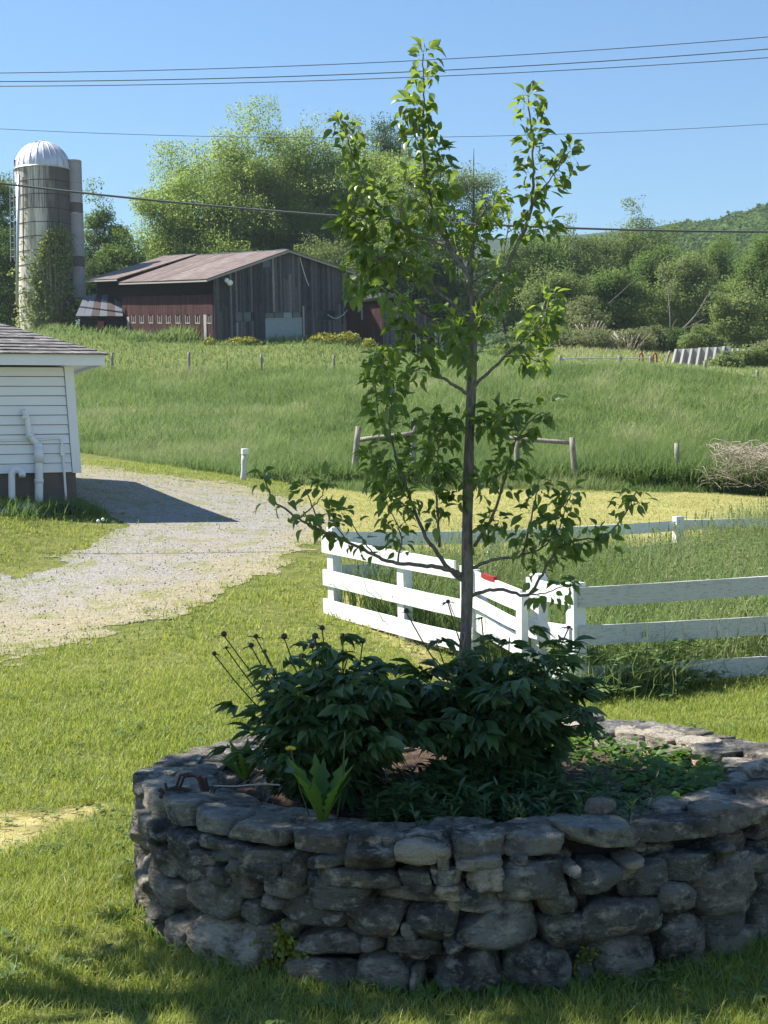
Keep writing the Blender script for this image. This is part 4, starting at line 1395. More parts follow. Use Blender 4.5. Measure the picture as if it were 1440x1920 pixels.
for i in range(420):
    t = rng.uniform(-1.1, 1.4); off = -rng.uniform(.27, .75) if rng.random() < .8 else -rng.uniform(.28, .4)
    p, nrm = ring_pt(t, off)
    p[2] = SOILZ - .02 + rng.uniform(0, .07)
    a = rng.random(6) * 6.28
    if rng.random() < .35 and p[1] > 6.6: continue
    scatter(mb, *LF['round'], np.repeat(p[None], 6, 0) + rng.normal(size=(6, 3)) * .025, np.stack([np.cos(a), np.sin(a), .3 + .5 * rng.random(6)], 1), np.repeat([[0, -.2, 1.]], 6, 0) + .4 * rand_dirs(6), .025 + .03 * rng.random(6), np.clip(rng.normal(.5, .25, 6), 0, 1))
tag(mb.build('creeping_leaves', G['dandelion'], smooth=True), 'small creeping leaves on the bare soil at the right of the planter', 'ground cover', kind='stuff')
mb = MB()
n = 900
t = rng.uniform(0, 6.28, n); q = np.sqrt(rng.random(n)) * .8
x = RCX + np.cos(t) * q * RA; y = RCY + np.sin(t) * q * RB
d = rand_dirs(n); d[:, 2] *= .15
TV, TF = blade_template(.1)
scatter(mb, TV, TF, np.stack([x, y, np.full(n, SOILZ + .005) + .02 * rng.random(n)], 1), d, rand_dirs(n), np.stack([np.full(n, .004), .04 + .07 * rng.random(n), np.full(n, .05)], 1), rng.random(n) * .6)
tag(mb.build('dead_stalks', G['straw']), 'dead brown stalks littering the soil inside the planter', 'dead stalks', kind='stuff')

# plants rooted in the wall and at its foot


def wall_plant(label, spots, n, rad, mat, kind='round', s0=.014, s1=.026):
    mb = MB()
    for px, py in spots:
        t, z = on_ring(px, py)
        p, nrm = ring_pt(t, .02); p[2] = z
        d = rand_dirs(n); d -= np.outer(np.minimum(d @ nrm, 0), nrm) * 1.2
        pos = p + d * rad * rng.random((n, 1)) ** .5
        scatter(mb, *LF[kind], pos, unit(d + rng.normal(size=(n, 3)) * .6), rand_dirs(n) + nrm, rng.uniform(s0, s1, n), rng.random(n))
        for k in range(7):
            add_tube(mb, [p, pos[k]], .0018, 4, .2)
    return tag(mb.build('wall_plant', mat, smooth=True), label, 'wall plant')


wall_plant('yellow green spurge bush sprouting from the left front of the stone wall', [(530, 1770), (555, 1785), (505, 1800), (540, 1745), (525, 1815), (500, 1775), (568, 1790)], 60, .055, G['spurge'])
wall_plant('small yellow tuft in a joint between boulders on the right front of the wall', [(1068, 1808), (1090, 1800), (1100, 1780)], 26, .035, G['spurge'], s0=.01, s1=.018)
mb = MB()
for i in range(230):
    t = rng.uniform(-3.0, -.3)
    p, nrm = ring_pt(t, abs(rng.normal()) * .05 + .01)
    n = 6
    a = rng.random(n) * 6.28
    scatter(mb, *(LF['oval'] if i % 3 else LF['long']), np.repeat([[p[0], p[1], .005]], n, 0) + rng.normal(size=(n, 3)) * .02 * np.array([1, 1, 0]), np.stack([np.cos(a), np.sin(a), .8 + rng.random(n)], 1) + nrm * .3, np.repeat([nrm], n, 0) + np.array([0, 0, .6]), .025 + .05 * rng.random(n) ** 2, rng.random(n) * .8)
tag(mb.build('wall_foot_weeds', G['dandelion'], smooth=True), 'mixed small weeds along the foot of the stone planter', 'weeds', kind='stuff')

# a shade tree standing left of the picture; its crown hangs above the frame and shades the planter
sh = thing('maple_tree', (-4.9, 6.0, 0), 'leafy maple tree left of the lawn whose crown shades the stone planter', 'tree')
mb = MB()
add_tube(mb, smooth_path([(-4.9, 6.0, -.1), (-4.85, 6.05, 1.5), (-4.7, 6.2, 3.2), (-4.3, 6.5, 5.0), (-4.0, 6.8, 6.4)]), np.linspace(.17, .05, 17), 10)
for k in range(12):
    a = k * 2.4; o = np.array([-4.45, 6.4, 4.2 + .12 * k])
    add_tube(mb, smooth_path([o, o + np.array([math.cos(a) * .8, math.sin(a) * .6, .3]), o + np.array([math.cos(a) * 1.7, math.sin(a) * 1.3, .6])]), np.linspace(.05, .012, 9), 6)
mb.build('trunk', G['bark'], sh, smooth=True)
mb = MB()
cc = []
for k in range(95):
    d = rng.normal(size=3); d = d / np.linalg.norm(d) * rng.random() ** .4
    cc.append(np.array([-3.7, 7.3, 5.75]) + d * np.array([2.0, 1.05, .9]))
cc = np.array(cc)
n = 3600
pos = cc[rng.integers(0, len(cc), n)] + rng.normal(size=(n, 3)) * .2
pos[:, 2] = np.maximum(pos[:, 2], 4.75)
scatter(mb, *LF['round'], pos, rand_dirs(n), np.array([0, 0, 1.]) + .6 * rand_dirs(n), rng.uniform(.08, .15, n), rng.random(n))
mb.build('crown', G['maple'], sh, smooth=True)


# ------------------------------------------------------------------ white board fences of the garden plot
def g3(xy, dz=0.0):
    return np.array([xy[0], xy[1], gz(xy[0], xy[1]) + dz])


def post_mesh(mb, base, top, s=.11, lean=(0, 0), cap=True, ex=(1, 0, 0), tint=.5):
    ex = unit(np.array(ex, float)); ey = np.cross([0, 0, 1.], ex)
    v = []
    for x in (-.5, .5):
        for y in (-.5, .5):
            for z in (0, 1):
                p = np.array(base) * (1 - z) + np.array(top) * z
                v.append(p + ex * x * s + ey * y * s)
    mb.add(np.array(v), QUADBOX, tint)


def rail_mesh(mb, a, b, hgt=.178, th=.026, sag=0.007, nseg=8, tint=.5, warp=.006):
    a, b = np.array(a, float), np.array(b, float)
    a = a + np.array([0, 0, random.uniform(-.012, .012)]); b = b + np.array([0, 0, random.uniform(-.012, .012)])
    d = unit(b - a); n = unit(np.cross(d, [0, 0, 1.]))
    u = np.array([0, 0, 1.])
    V = []
    for i in range(nseg + 1):
        s = i / nseg
        c = a + (b - a) * s + np.array([0, 0, -sag * 4 * s * (1 - s)])
        w = random.uniform(-warp, warp)
        for y, z in ((-1, -1), (1, -1), (1, 1), (-1, 1)):
            V.append(c + n * (y * th / 2 + w) + u * (z * hgt / 2 + random.uniform(-.002, .002)))
    Fc = []
    for i in range(nseg):
        for j in range(4):
            Fc.append((i * 4 + j, i * 4 + (j + 1) % 4, (i + 1) * 4 + (j + 1) % 4, (i + 1) * 4 + j))
    Fc += [(3, 2, 1, 0), tuple(nseg * 4 + k for k in range(4))]
    mb.add(np.array(V), np.array(Fc), tint)


def zat(px, py, xy):
    """height of a pixel's ray above the map point xy"""
    d = ray(px, py)
    return H + d[2] / d[1] * xy[1]


def fence_run(label, posts, rails, off=.07, post_s=.115):
    """posts: list of (xy, top z); rails: list of (za, zb) heights at the two ends, per bay or whole"""
    root = thing('board_fence', g3(posts[0][0]), label, 'fence')
    d = unit(np.array([*(posts[-1][0] - posts[0][0]), 0]))
    n = np.array([d[1], -d[0], 0])                       # the outer, camera side
    if n[1] > 0: n = -n
    for xy, zt in posts:
        m = MB(); b = g3(xy, -.15)
        post_mesh(m, b, [xy[0], xy[1], zt], post_s, ex=d)
        m.build('post', G['whitepaint'], root)
    for a, za, b, zb in rails:
        m = MB()
        o = n * off
        rail_mesh(m, np.array([*a, za]) + o, np.array([*b, zb]) + o)
        m.build('rail', G['whitepaint'], root)
    return root, d, n


zA = zat(1082, 1092, fence_A); zD = zat(628, 988, fence_D)
C_xy = fence_A + (fence_D - fence_A) * .125
zC = zat(1000, 1076, C_xy)
M_xy = fence_A + (fence_D - fence_A) * .66
K_xy = fence_A + (fence_D - fence_A) * .39
tA = zat(1082, 1117, fence_A); mA = zat(1082, 1192, fence_A); bA = zat(1082, 1262, fence_A)
tD = zat(628, 1022, fence_D); mD = zat(628, 1080, fence_D)
bD = mD - (mA - bA)
lerp2 = lambda s, a, b: a + (b - a) * s
dl = fence_D + (fence_D - fence_A) * .03
fence_run('white three rail board fence running away from the planter towards the driveway',
          [(fence_D, zD), (M_xy, zat(754, 1034, M_xy)), (K_xy, zat(882, 1060, K_xy))],
          [(dl, tD, lerp2(.42, fence_A, fence_D), lerp2(.42, tA, tD) + .02), (dl, mD, lerp2(.37, fence_A, fence_D), lerp2(.37, mA, mD)), (dl, bD, lerp2(.37, fence_A, fence_D), lerp2(.37, bA, bD))])
fence_run('short bright white fence panel between the sagging gate and the corner post',
          [(C_xy, zC)],
          [(lerp2(.14, fence_A, fence_D), lerp2(.14, tA, tD), fence_A, tA), (lerp2(.15, fence_A, fence_D), lerp2(.15, mA, mD), fence_A, mA), (lerp2(.15, fence_A, fence_D), lerp2(.15, bA, bD), fence_A, bA)]) if False else None
r2 = thing('board_fence', g3(C_xy), 'short bright white fence panel between the sagging gate and the corner post', 'fence')
d2 = unit(np.array([*(fence_A - C_xy), 0])); n2 = np.array([d2[1], -d2[0], 0]); n2 = -n2 if n2[0] > 0 else n2
m = MB(); post_mesh(m, g3(C_xy, -.15), [*C_xy, zC], .115, ex=d2); m.build('post', G['whitepaint'], r2)
for za, zb in ((tA, lerp2(.14, tA, tD)), (mA, lerp2(.14, mA, mD)), (bA, lerp2(.14, bA, bD))):
    m = MB(); rail_mesh(m, np.array([*fence_A, za]) + n2 * .072, np.array([*lerp2(.145, fence_A, fence_D), zb]) + n2 * .072, nseg=3); m.build('rail', G['whitepaint'], r2)
eE = np.array(fence_E); P2 = fence_A + eA * 2.2
tE = zat(1440, 1096, eE); mE = zat(1440, 1170, eE); bE = zat(1440, 1244, eE)
rr = thing('board_fence', g3(fence_A), 'weathered white three rail fence running right from the corner post, half shaded', 'fence')
dR = unit(np.array([*eA, 0])); nR = np.array([dR[1], -dR[0], 0])
m = MB(); post_mesh(m, g3(fence_A, -.2), [*fence_A, zA], .13, ex=dR); m.build('post', G['whitepaint'], rr)
m = MB(); post_mesh(m, g3(P2, -.2), [*P2, tE + .3], .12, ex=dR); m.build('post', G['whitepaint'], rr)
for za, ze in ((tA - .012, tE), (mA - .0, mE), (bA - .02, bE)):
    m = MB(); a3 = np.array([*fence_A, za]); e3 = np.array([*eE, ze])
    rail_mesh(m, a3 + nR * .08 - dR * .02, a3 + (e3 - a3) * 2.25 + nR * .08, nseg=16); m.build('rail', G['wornpaint'], rr)
# far run of the plot: only the top rail and the post heads rise above the weeds
zP = zat(1272, 968, fence_P); zQ = zat(924, 986, fence_Q)
rf = thing('board_fence', g3(fence_Q), 'far side of the white plot fence, its top rail just showing above the weeds', 'fence')
for xy, zt in ((fence_Q, zQ), (fence_P, zP), (fence_P + (fence_P - fence_Q) * .95, zP - .05)):
    m = MB(); post_mesh(m, g3(xy, -.15), [*xy, zt], .14, ex=(1, .3, 0)); m.build('post', G['whitepaint'], rf)
q0 = np.array([*fence_D, zat(628, 1013, fence_D)]); q1 = np.array([*fence_Q, zat(924, 1008, fence_Q)]); q2 = np.array([*fence_P, zat(1272, 986, fence_P)])
qe_xy = P(1440, 980, 23.6)[:2]; q3 = np.array([*qe_xy, zat(1440, 981, qe_xy)])
for a, b, k in ((q0, q1, 1), (q1, q2, 1), (q2, q3, 2.4)):
    m = MB(); e = a + (b - a) * k; off = np.array([0, .085, 0]); rail_mesh(m, a + off, e + off, hgt=.165); m.build('rail', G['whitepaint'], rf)
    m = MB(); dn_ = np.array([0, .085, -.36]); rail_mesh(m, a + dn_, e + dn_, hgt=.165); m.build('rail', G['whitepaint'], rf)
# sagging gate: hinged at the trunk side post, its free end dropped against post C
gt = thing('board_gate', g3(K_xy), 'sagging white board gate with a diagonal brace behind the pear trunk', 'gate')
gy0, gy1 = K_xy[1] - .05, C_xy[1] - .12
def GP(px, py, s): return P(px, py, gy0 + (gy1 - gy0) * s)
def gboard(pa, pb, hgt, nm, o=0.0):
    m = MB(); off = np.array([-.03 * o, -.03 * o, 0]); rail_mesh(m, pa + off, pb + off, hgt=hgt, nseg=4); m.build(nm, G['whitepaint'], gt)
gboard(GP(886, 1086, 0), GP(978, 1124, 1), .2, 'board'); gboard(GP(886, 1124, 0), GP(984, 1172, 1), .11, 'board', 1)
gboard(GP(886, 1160, 0), GP(984, 1215, 1), .2, 'board'); gboard(GP(890, 1112, .02), GP(960, 1215, .8), .09, 'brace', -1.2)
m = MB(); post_mesh(m, GP(979, 1228, 1), GP(979, 1112, 1), .08, ex=d2); m.build('end_post', G['whitepaint'], gt)
m = MB(); post_mesh(m, GP(887, 1215, 0), GP(887, 1068, 0), .1, ex=d2); m.build('hinge_post', G['whitepaint'], gt)
m = MB()
a_, b_ = GP(906, 1078, .2), GP(930, 1088, .5)
rail_mesh(m, a_ + np.array([0, 0, .01]), b_ + np.array([0, 0, .01]), hgt=.045, th=.04, nseg=3)
tag(m.build('red_bracket', G['red']), 'small red metal bracket lying on top of the sagging white gate', 'bracket')

# ------------------------------------------------------------------ old wooden fences in the field


def round_post(mb, base, top, r, tint=.5):
    k = 5
    pts = np.array([np.array(base) * (1 - s) + np.array(top) * s for s in np.linspace(0, 1, k)]) + rng.normal(size=(k, 3)) * r * .08
    add_tube(mb, pts, np.linspace(r * 1.06, r * .94, k), 9, tint)


def at_pix(px, pyb, y, pyt):
    b = P(px[0], pyb, y); t = P(px[1], pyt, y)
    b[2] = min(b[2], gz(b[0], b[1])) - .1
    return b, t


for nm, lab, posts, rail in (
        ('brace_fence', 'grey H shaped wooden brace fence on the field edge left of the trunk', [((660, 672), 905, 35, 800), ((772, 777), 905, 35.5, 796)], ((674, 824), (776, 812))),
        ('brace_fence', 'grey H shaped wooden brace fence on the field edge right of the trunk', [((968, 970), 905, 36, 822), ((1080, 1073), 905, 35, 820)], ((948, 820), (1072, 831)))):
    b0, t0 = at_pix(*posts[0])
    root = thing(nm, b0, lab, 'fence', 'brace fences along the field edge')
    for q in posts:
        b, t = at_pix(*q); m = MB(); round_post(m, b, t, .075); m.build('post', G['postwood'], root, smooth=True)
    m = MB(); round_post(m, P(*rail[0], 35.6), P(*rail[1], 35.2), .055); m.build('rail', G['postwood'], root, smooth=True)
b, t = at_pix((1270, 1269), 880, 35, 831); m = MB(); round_post(m, b, t, .06)
tag(m.build('fence_post', G['postwood'], smooth=True), 'single pale wooden post standing beside the brush pile', 'fence post')
for px, pyt, pyb, r, lab in ((210, 661, 695, .075, 'round wooden post near the shed roof, leftmost of the upper field posts'), (354, 660, 694, .085, 'round wooden post below the red barn wall in the upper field row'),
                             (490, 664, 695, .075, 'round wooden post below the pale barn door in the upper field row'), (626, 666, 693, .07, 'round wooden post below the barn right corner, last of the upper row')):
    b, t = at_pix((px, px), pyb, 80, pyt); m = MB(); round_post(m, b, t, r)
    tag(m.build('fence_post', G['postwood'], smooth=True), lab, 'fence post', 'posts of the upper field fence')
b, t = at_pix((426, 426), 695, 80, 676); m = MB(); round_post(m, b, t, .025)
tag(m.build('metal_stake', G['rust'], smooth=True), 'thin dark metal stake between two wooden posts of the upper field fence', 'stake')
for px, pyt, pyb, r, y, lab in ((1322, 678, 700, .08, 68, 'pale post in front of the concrete panels on the right field fence'), (1420, 694, 714, .075, 65, 'small pale post near the right frame edge on the field fence')):
    b, t = at_pix((px, px), pyb, y, pyt); m = MB(); round_post(m, b, t, r)
    tag(m.build('fence_post', G['postwood'], smooth=True), lab, 'fence post', 'posts of the right field fence')
b, t = at_pix((1246, 1256), 690, 74, 658); m = MB(); round_post(m, b, t, .06)
tag(m.build('fence_post', G['postwood'], smooth=True), 'leaning pale post left of the concrete panels', 'fence post', 'posts of the right field fence')
m = MB(); add_tube(m, smooth_path([P(1222, 684, 72), P(1262, 690, 70), P(1322, 696, 68), P(1420, 708, 65), P(1560, 722, 62)]), .028, 5)
tag(m.build('fence_rail', G['rust']), 'low dark fence rail running down from the field gate to the right', 'fence rail')
# the bollard by the drive: a peeling white post with a plastic cap
root = thing('marker_post', hit(457, 891), 'short peeling white post with a plastic cap beside the driveway', 'post')
b, t = at_pix((456, 458), 892, 32.5, 850); m = MB(); round_post(m, b, t, .068); m.build('post', G['wornpaint'], root, smooth=True)
m = MB(); c = P(459, 846, 32.5); add_tube(m, [c + np.array([0, 0, -.07]), c + np.array([0, 0, .05]), c + np.array([0, 0, .06])], [.085, .085, .07], 12); m.build('cap', G['whiteplastic'], root)

# brush pile by the field
bp = hit(1375, 915)
mb = MB()
for i in range(800):
    px = rng.triangular(1296, 1385, 1530); d = rng.random()
    c = P(px, 0, 33.9 + d * 1.8); c[2] = gz(c[0], c[1]) + (.2 + .95 * rng.random()) * (1 if px > 1320 else .6)
    dd = rand_dirs(1)[0]; dd[2] = dd[2] * .5 - .1
    ln = rng.uniform(.25, .7)
    cv = rand_dirs(1)[0] * .12
    add_tube(mb, smooth_path([c - dd * ln * .5, c + cv, c + dd * ln * .5], 3), np.linspace(.009, .003, 7), 4)
tag(mb.build('brush_pile', G['twig']), 'tangled heap of dry bleached brush at the field edge on the right', 'brush pile')

# ------------------------------------------------------------------ field gate, red hoops, concrete panels
def gateframe(name, label, x0, y0, x1, y1, d, mid, mat, r=.035):
    root = thing(name, P((x0 + x1) / 2, y1 + 6, d), label, 'gate')
    m = MB()
    add_tube(m, smooth_path([P(x0, y1, d), P(x0, y0 + 5, d), P(x0 + 5, y0, d), P(x1 - 5, y0, d), P(x1, y0 + 5, d), P(x1, y1, d)], 4), r, 7)
    m.build('frame', mat, root, smooth=True)
    m = MB(); add_tube(m, [P(x0, y1 - 1, d), P(x1, y1 - 1, d)], r * .8, 6); m.build('rail', mat, root)
    if mid:
        m = MB(); add_tube(m, [P(mid, y0, d), P(mid, y1, d)], r * .8, 6); m.build('bar', mat, root)
    return root


gateframe('field_gate', 'grey tube farm gate closed between two posts at the top of the field', 1058, 672, 1158, 685, 73, 1108, G['steel'])
gateframe('field_gate', 'short rail gate hung between the gate post and the next post on its right', 1164, 672, 1218, 684, 72.5, None, G['steel'], .03)
for px, pyt, y, r, lab in ((1050, 666, 73, .085, 'wooden post left of the closed farm gate'), (1162, 667, 72.5, .11, 'thick wooden post between the two field gates'), (1220, 667, 72, .09, 'wooden post at the right end of the short gate')):
    b, t = at_pix((px, px), 688, y, pyt); m = MB(); round_post(m, b, t, r)
    tag(m.build('gate_post', G['postwood'], smooth=True), lab, 'gate post', 'posts of the field gates')
for px, lab in ((1202, 'red tube hoop standing in dry grass behind the short gate, left one'), (1228, 'red tube hoop in dry grass beside the leaning pale post')):
    m = MB(); d = 80
    add_tube(m, smooth_path([P(px - 4, 684, d), P(px - 3, 668, d), P(px, 662, d), P(px + 3, 667, d), P(px + 4, 684, d)], 4), .045, 6)
    tag(m.build('red_hoop', G['red'], smooth=True), lab, 'hoop', 'red hoops behind the gate')


def panels(n, px, py, d, wm, h, ang, label, grp):
    """a row of precast bunker silo panels, each a slab with a sloping buttress"""
    ang = R(ang); e1 = np.array([math.cos(ang), math.sin(ang), 0]); e2 = np.array([-e1[1], e1[0], 0])
    b0 = P(px, py, d); zt = b0[2] + h
    for i in range(n):
        b = b0 + e1 * wm * i; b[2] = gz(b[0], b[1]) - .1
        hh = zt - b[2] - .015 * (i % 3)
        root = thing('bunker_panel', b, label, 'concrete panel', grp)
        m = MB(); w_ = wm - .03
        add_prism8(m, [b + e1 * w_ * x + e2 * y + Zup * z for x in (0, 1) for y in (0, .18) for z in (0, hh)])
        m.build('slab', G['concrete'], root)
        m = MB(); o = e1 * w_ * .05; t_ = e1 * .13
        q = lambda s, y, z: b + o + t_ * s - e2 * y + Zup * z
        add_prism8(m, [q(0, .85, 0), q(0, .12, hh - .003), q(0, .002, 0), q(0, .002, hh - .003), q(1, .85, 0), q(1, .12, hh - .003), q(1, .002, 0), q(1, .002, hh - .003)])
        m.build('buttress', G['concrete'], root)


panels(7, 1266, 684, 84, .48, .92, -31, 'grey concrete bunker panel with a sloping buttress in the nearer row', 'nearer row of concrete bunker panels')
panels(5, 1362, 682, 90, .36, .95, -31, 'smaller concrete bunker panel in the farther row behind a bush', 'farther row of concrete bunker panels')

# ------------------------------------------------------------------ white shed at the left
SD = 23.6
sc0 = P(150, 900, SD)                                   # right front corner
th = R(24)
sx = np.array([-math.cos(th), -math.sin(th), 0])        # along the front wall, to the left
sy = np.array([-math.sin(th), math.cos(th), 0])         # into the shed
sz = np.array([0, 0, 1.0])
z_bot = P(158, 884, SD)[2]; z_top = P(140, 688, SD)[2]
shed = thing('white_shed', (sc0[0], sc0[1], gz(sc0[0], sc0[1])), 'small white clapboard shed with a hip shingle roof beside the driveway', 'shed')
S0 = np.array([sc0[0], sc0[1], 0])


def SH(a, b, z):
    """shed frame: a metres left of the corner, b metres into the shed; the old wall leans a little"""
    return S0 + sx * a + sy * b + sz * z + sx * .05 * (z - z_bot)


LEN, DEP = 5.2, 4.2
nb = 11
bh = (z_top - z_bot) / nb
mb = MB()
for i in range(nb):
    z0 = z_bot + i * bh; z1 = z0 + bh * .93
    rnd = [random.uniform(-.004, .004) for _ in range(8)]
    for a0, a1, k in ((.135, 2.4, 0), (2.402, LEN, 3)):
        P8 = [SH(a1, -.036, z0 + rnd[k]), SH(a1, -.008, z1), SH(a1, .02, z0), SH(a1, .02, z1), SH(a0, -.036, z0 + rnd[k + 1]), SH(a0, -.008, z1), SH(a0, .02, z0), SH(a0, .02, z1)]
        # box order: x, y, z
        add_prism8(mb, P8, .5)
mb.build('siding', G['siding'], shed)
mb = MB()
add_prism8(mb, [SH(a, b, z) for a in (.03, LEN) for b in (.0, .019) for z in (z_bot, z_top)])
mb.build('lap_shade_backing', G['foundation'], shed)  # dark sheet behind the board gaps draws the shadow lines under the laps
mb = MB()
add_prism8(mb, [SH(.0, .022, z_bot), SH(0, .022, z_top), SH(0, DEP, z_bot), SH(0, DEP, z_top), SH(.02, .022, z_bot), SH(.02, .022, z_top), SH(.02, DEP, z_bot), SH(.02, DEP, z_top)])
add_prism8(mb, [SH(.03, DEP, z_bot), SH(.03, DEP, z_top), SH(.03, DEP + .02, z_bot), SH(.03, DEP + .02, z_top), SH(LEN, DEP, z_bot), SH(LEN, DEP, z_top), SH(LEN, DEP + .02, z_bot), SH(LEN, DEP + .02, z_top)])
add_prism8(mb, [SH(LEN, .0, z_bot), SH(LEN, .0, z_top), SH(LEN, DEP, z_bot), SH(LEN, DEP, z_top), SH(LEN + .02, 0, z_bot), SH(LEN + .02, 0, z_top), SH(LEN + .02, DEP, z_bot), SH(LEN + .02, DEP, z_top)])
mb.build('wall', G['siding'], shed)
mb = MB()
add_prism8(mb, [SH(-.02, -.055, z_bot - .02), SH(-.02, -.055, z_top), SH(-.02, .02, z_bot - .02), SH(-.02, .02, z_top), SH(.125, -.055, z_bot - .02), SH(.125, -.055, z_top), SH(.125, .02, z_bot - .02), SH(.125, .02, z_top)])
mb.build('corner_board', G['siding'], shed)
mb = MB()
zg = gz(sc0[0], sc0[1]) - .3
F8 = lambda a0, a1, b0, b1, z0, z1: [S0 + sx * a + sy * b + sz * z for a in (a0, a1) for b in (b0, b1) for z in (z0, z1)]
add_prism8(mb, F8(.06, LEN - .05, .03, DEP - .05, zg, z_bot + .002))
mb.build('foundation', G['foundation'], shed)
# fascia and soffit, then the hip roof
z_fb = P(170, 687, SD)[2]; z_ft = P(170, 667, SD)[2]
o = .4
mb = MB()
add_prism8(mb, F8(-o, LEN + o, -.33, -.30, z_fb, z_ft)); add_prism8(mb, F8(-o, -o + .03, -.298, DEP + .3, z_fb, z_ft))
add_prism8(mb, F8(-o + .032, LEN + o, -.298, DEP + .3, z_fb + .05, z_fb + .07))
mb.build('fascia', G['siding'], shed)
mb = MB()
e0, e1_, d0, d1 = -o - .05, LEN + o, -.38, DEP + .35
rise = .42
hw = (d1 - d0) / 2
apx = hw
zr = z_ft + rise * hw
C = [(e0, d0, z_ft), (e1_, d0, z_ft), (e1_, d1, z_ft), (e0, d1, z_ft), (e0 + apx * 1.02, d0 + hw, zr), (e1_ - apx * 1.02, d0 + hw, zr)]
top = np.array([S0 + sx * a + sy * b + sz * z for a, b, z in C])
# courses of shingles: each a thin overlapping strip on every roof face
def roof_face(p0, p1, q1, q0, n):
    nn = unit(np.cross(p1 - p0, q0 - p0)); nn = nn if nn[2] > 0 else -nn
    for i in range(n):
        s0, s1 = i / n, min((i + 1.25) / n, 1)
        a, b = p0 + (q0 - p0) * s0, p1 + (q1 - p1) * s0
        c, d = p1 + (q1 - p1) * s1, p0 + (q0 - p0) * s1
        h0 = .022 + random.uniform(-.004, .006)
        m_ = 14
        for j in range(m_):
            u0, u1 = j / m_, (j + 1) / m_
            h = h0 + random.uniform(-.005, .008)
            w0, w1 = a + (b - a) * u0, a + (b - a) * u1
            v0, v1 = d + (c - d) * u0, d + (c - d) * u1
            mb.add(np.array([w0, w1, v1, v0, w0 + nn * h, w1 + nn * h, v1 + nn * .004, v0 + nn * .004]), np.array([[4, 5, 6, 7], [0, 1, 5, 4], [1, 2, 6, 5], [3, 0, 4, 7]]), random.random())
roof_face(top[0], top[1], top[5], top[4], 17)
roof_face(top[3], top[0], top[4], top[4] + (top[0] - top[3]) * .001, 14)
roof_face(top[2], top[3], top[4], top[5], 17)
mb.build('roof', G['shingle'], shed)
# pipes on the front wall
def SF(px, py, off=-.12):
    """a point of the photo lying on the plane `off` metres before the front wall"""
    d = ray(px, py); nrm = -sy
    p0 = S0 + sy * off
    k = ((p0 - np.array([0, 0, H])) @ nrm) / (d @ nrm)
    return np.array([0, 0, H]) + d * k


mb = MB()
add_tube(mb, smooth_path([SF(46, 775, -.02), SF(46, 772, -.12), SF(50, 783), SF(53, 800), SF(55, 815), SF(63, 826), SF(71, 834), SF(73, 850), SF(73, 952)], 4), np.concatenate([np.linspace(.05, .05, 25), np.full(8, .068)]), 12)
add_tube(mb, [SF(73, 838), SF(73, 868)], .076, 12)
for a_, b_ in (((46, 779), (49, 785)), ((54, 812), (58, 819)), ((70, 832), (72, 840)), ((73, 898), (73, 906))): add_tube(mb, [SF(*a_), SF(*b_)], .064 if a_[1] < 838 else .077, 12)
vp = mb.build('vent_pipe', G['pvc'], shed, smooth=True)
mb = MB()
add_tube(mb, smooth_path([SF(42, 893, -.3), SF(40, 884, -.24), SF(30, 880, -.2), SF(23, 886, -.2), SF(22, 905, -.2), SF(23, 958, -.2)], 5), .056, 12)
mb.build('drain_pipe', G['pvc'], shed, smooth=True)
mb = MB()
add_tube(mb, smooth_path([SF(-60, 828, -.04), SF(60, 825, -.04), SF(108, 822, -.04), SF(115, 828, -.05), SF(117, 842, -.05), SF(120, 880, -.06), SF(124, 938, -.06)], 5), .02, 8)
mb.build('conduit', G['pvc'], shed, smooth=True)
mb = MB()
c = SF(117, 845, -.06); add_box(mb, c, .07, .06, .16, sx, sy, sz)
mb.build('junction_box', G['pvc'], shed)
# flat rocks at the shed's foot
for px, py, w, hh, mt, lab in ((118, 962, .42, .1, 'darkrock', 'dark flat rock at the foot of the white shed'), (45, 964, .28, .12, 'paleflat', 'pale fieldstone between the two pipes of the shed'), (220, 964, .2, .05, 'paleflat', 'pale flat stone on the gravel in the shed shadow'),
                               (75, 966, .14, .06, 'paleflat', 'small pale stone under the tall vent pipe'), (8, 966, .16, .07, 'paleflat', 'pale stone at the left frame edge by the drain pipe')):
    p = hit(px, py); s = MB(); stone(s, p + Zup * hh * .3, np.array([1, 0, 0]), np.array([0, 1, 0]), Zup, w * .6, w * .45, hh, 3.2, .35, .5, int(px) + 5000)
    tag(s.build('flat_rock', G[mt], smooth=True), lab, 'rock')
mb = MB()
for px, py in ((8, 966), (20, 968), (34, 962), (50, 966), (60, 970), (82, 964), (92, 960), (100, 968), (108, 958), (122, 960), (132, 958), (140, 962), (150, 956), (160, 965), (172, 968), (185, 966), (96, 972), (146, 972), (40, 974)):
    p = hit(px, py); n = 44
    blades(mb, p[0] + rng.normal(size=n) * .1, p[1] + rng.normal(size=n) * .1, np.full(n, p[2]), .1 + .26 * rng.random(n), np.full(n, .012), rng.random(n) * .5, .35, .4)
tag(mb.build('shed_weeds', G['field']), 'weeds growing along the shaded foot of the shed', 'weeds', kind='stuff')
for k, (px, py, tx, ty) in enumerate(((183, 985, 184, 977), (192, 985, 193, 974))):
    b = hit(px, py + 6); t = P(tx, ty, b[1]); root = thing('dandelion_clock', b, ('white dandelion seed head by the gravel edge, shorter one', 'white dandelion seed head by the gravel edge, taller one')[k], 'dandelion', 'dandelion clocks by the driveway')
    m = MB(); add_tube(m, [b, t], .004, 4); m.build('stalk', G['budgreen'], root)
    m = MB(); V, Fc = cube_grid(); m.add(t + unit(V) * .026, Fc); m.build('seed_head', G['whitefluff'], root, smooth=True)

# ------------------------------------------------------------------ the barn
BX = np.array([.766, .643, 0]); BY = np.array([-.643, .766, 0])
C0 = P(402, 640, 97)
BZ = C0[2]


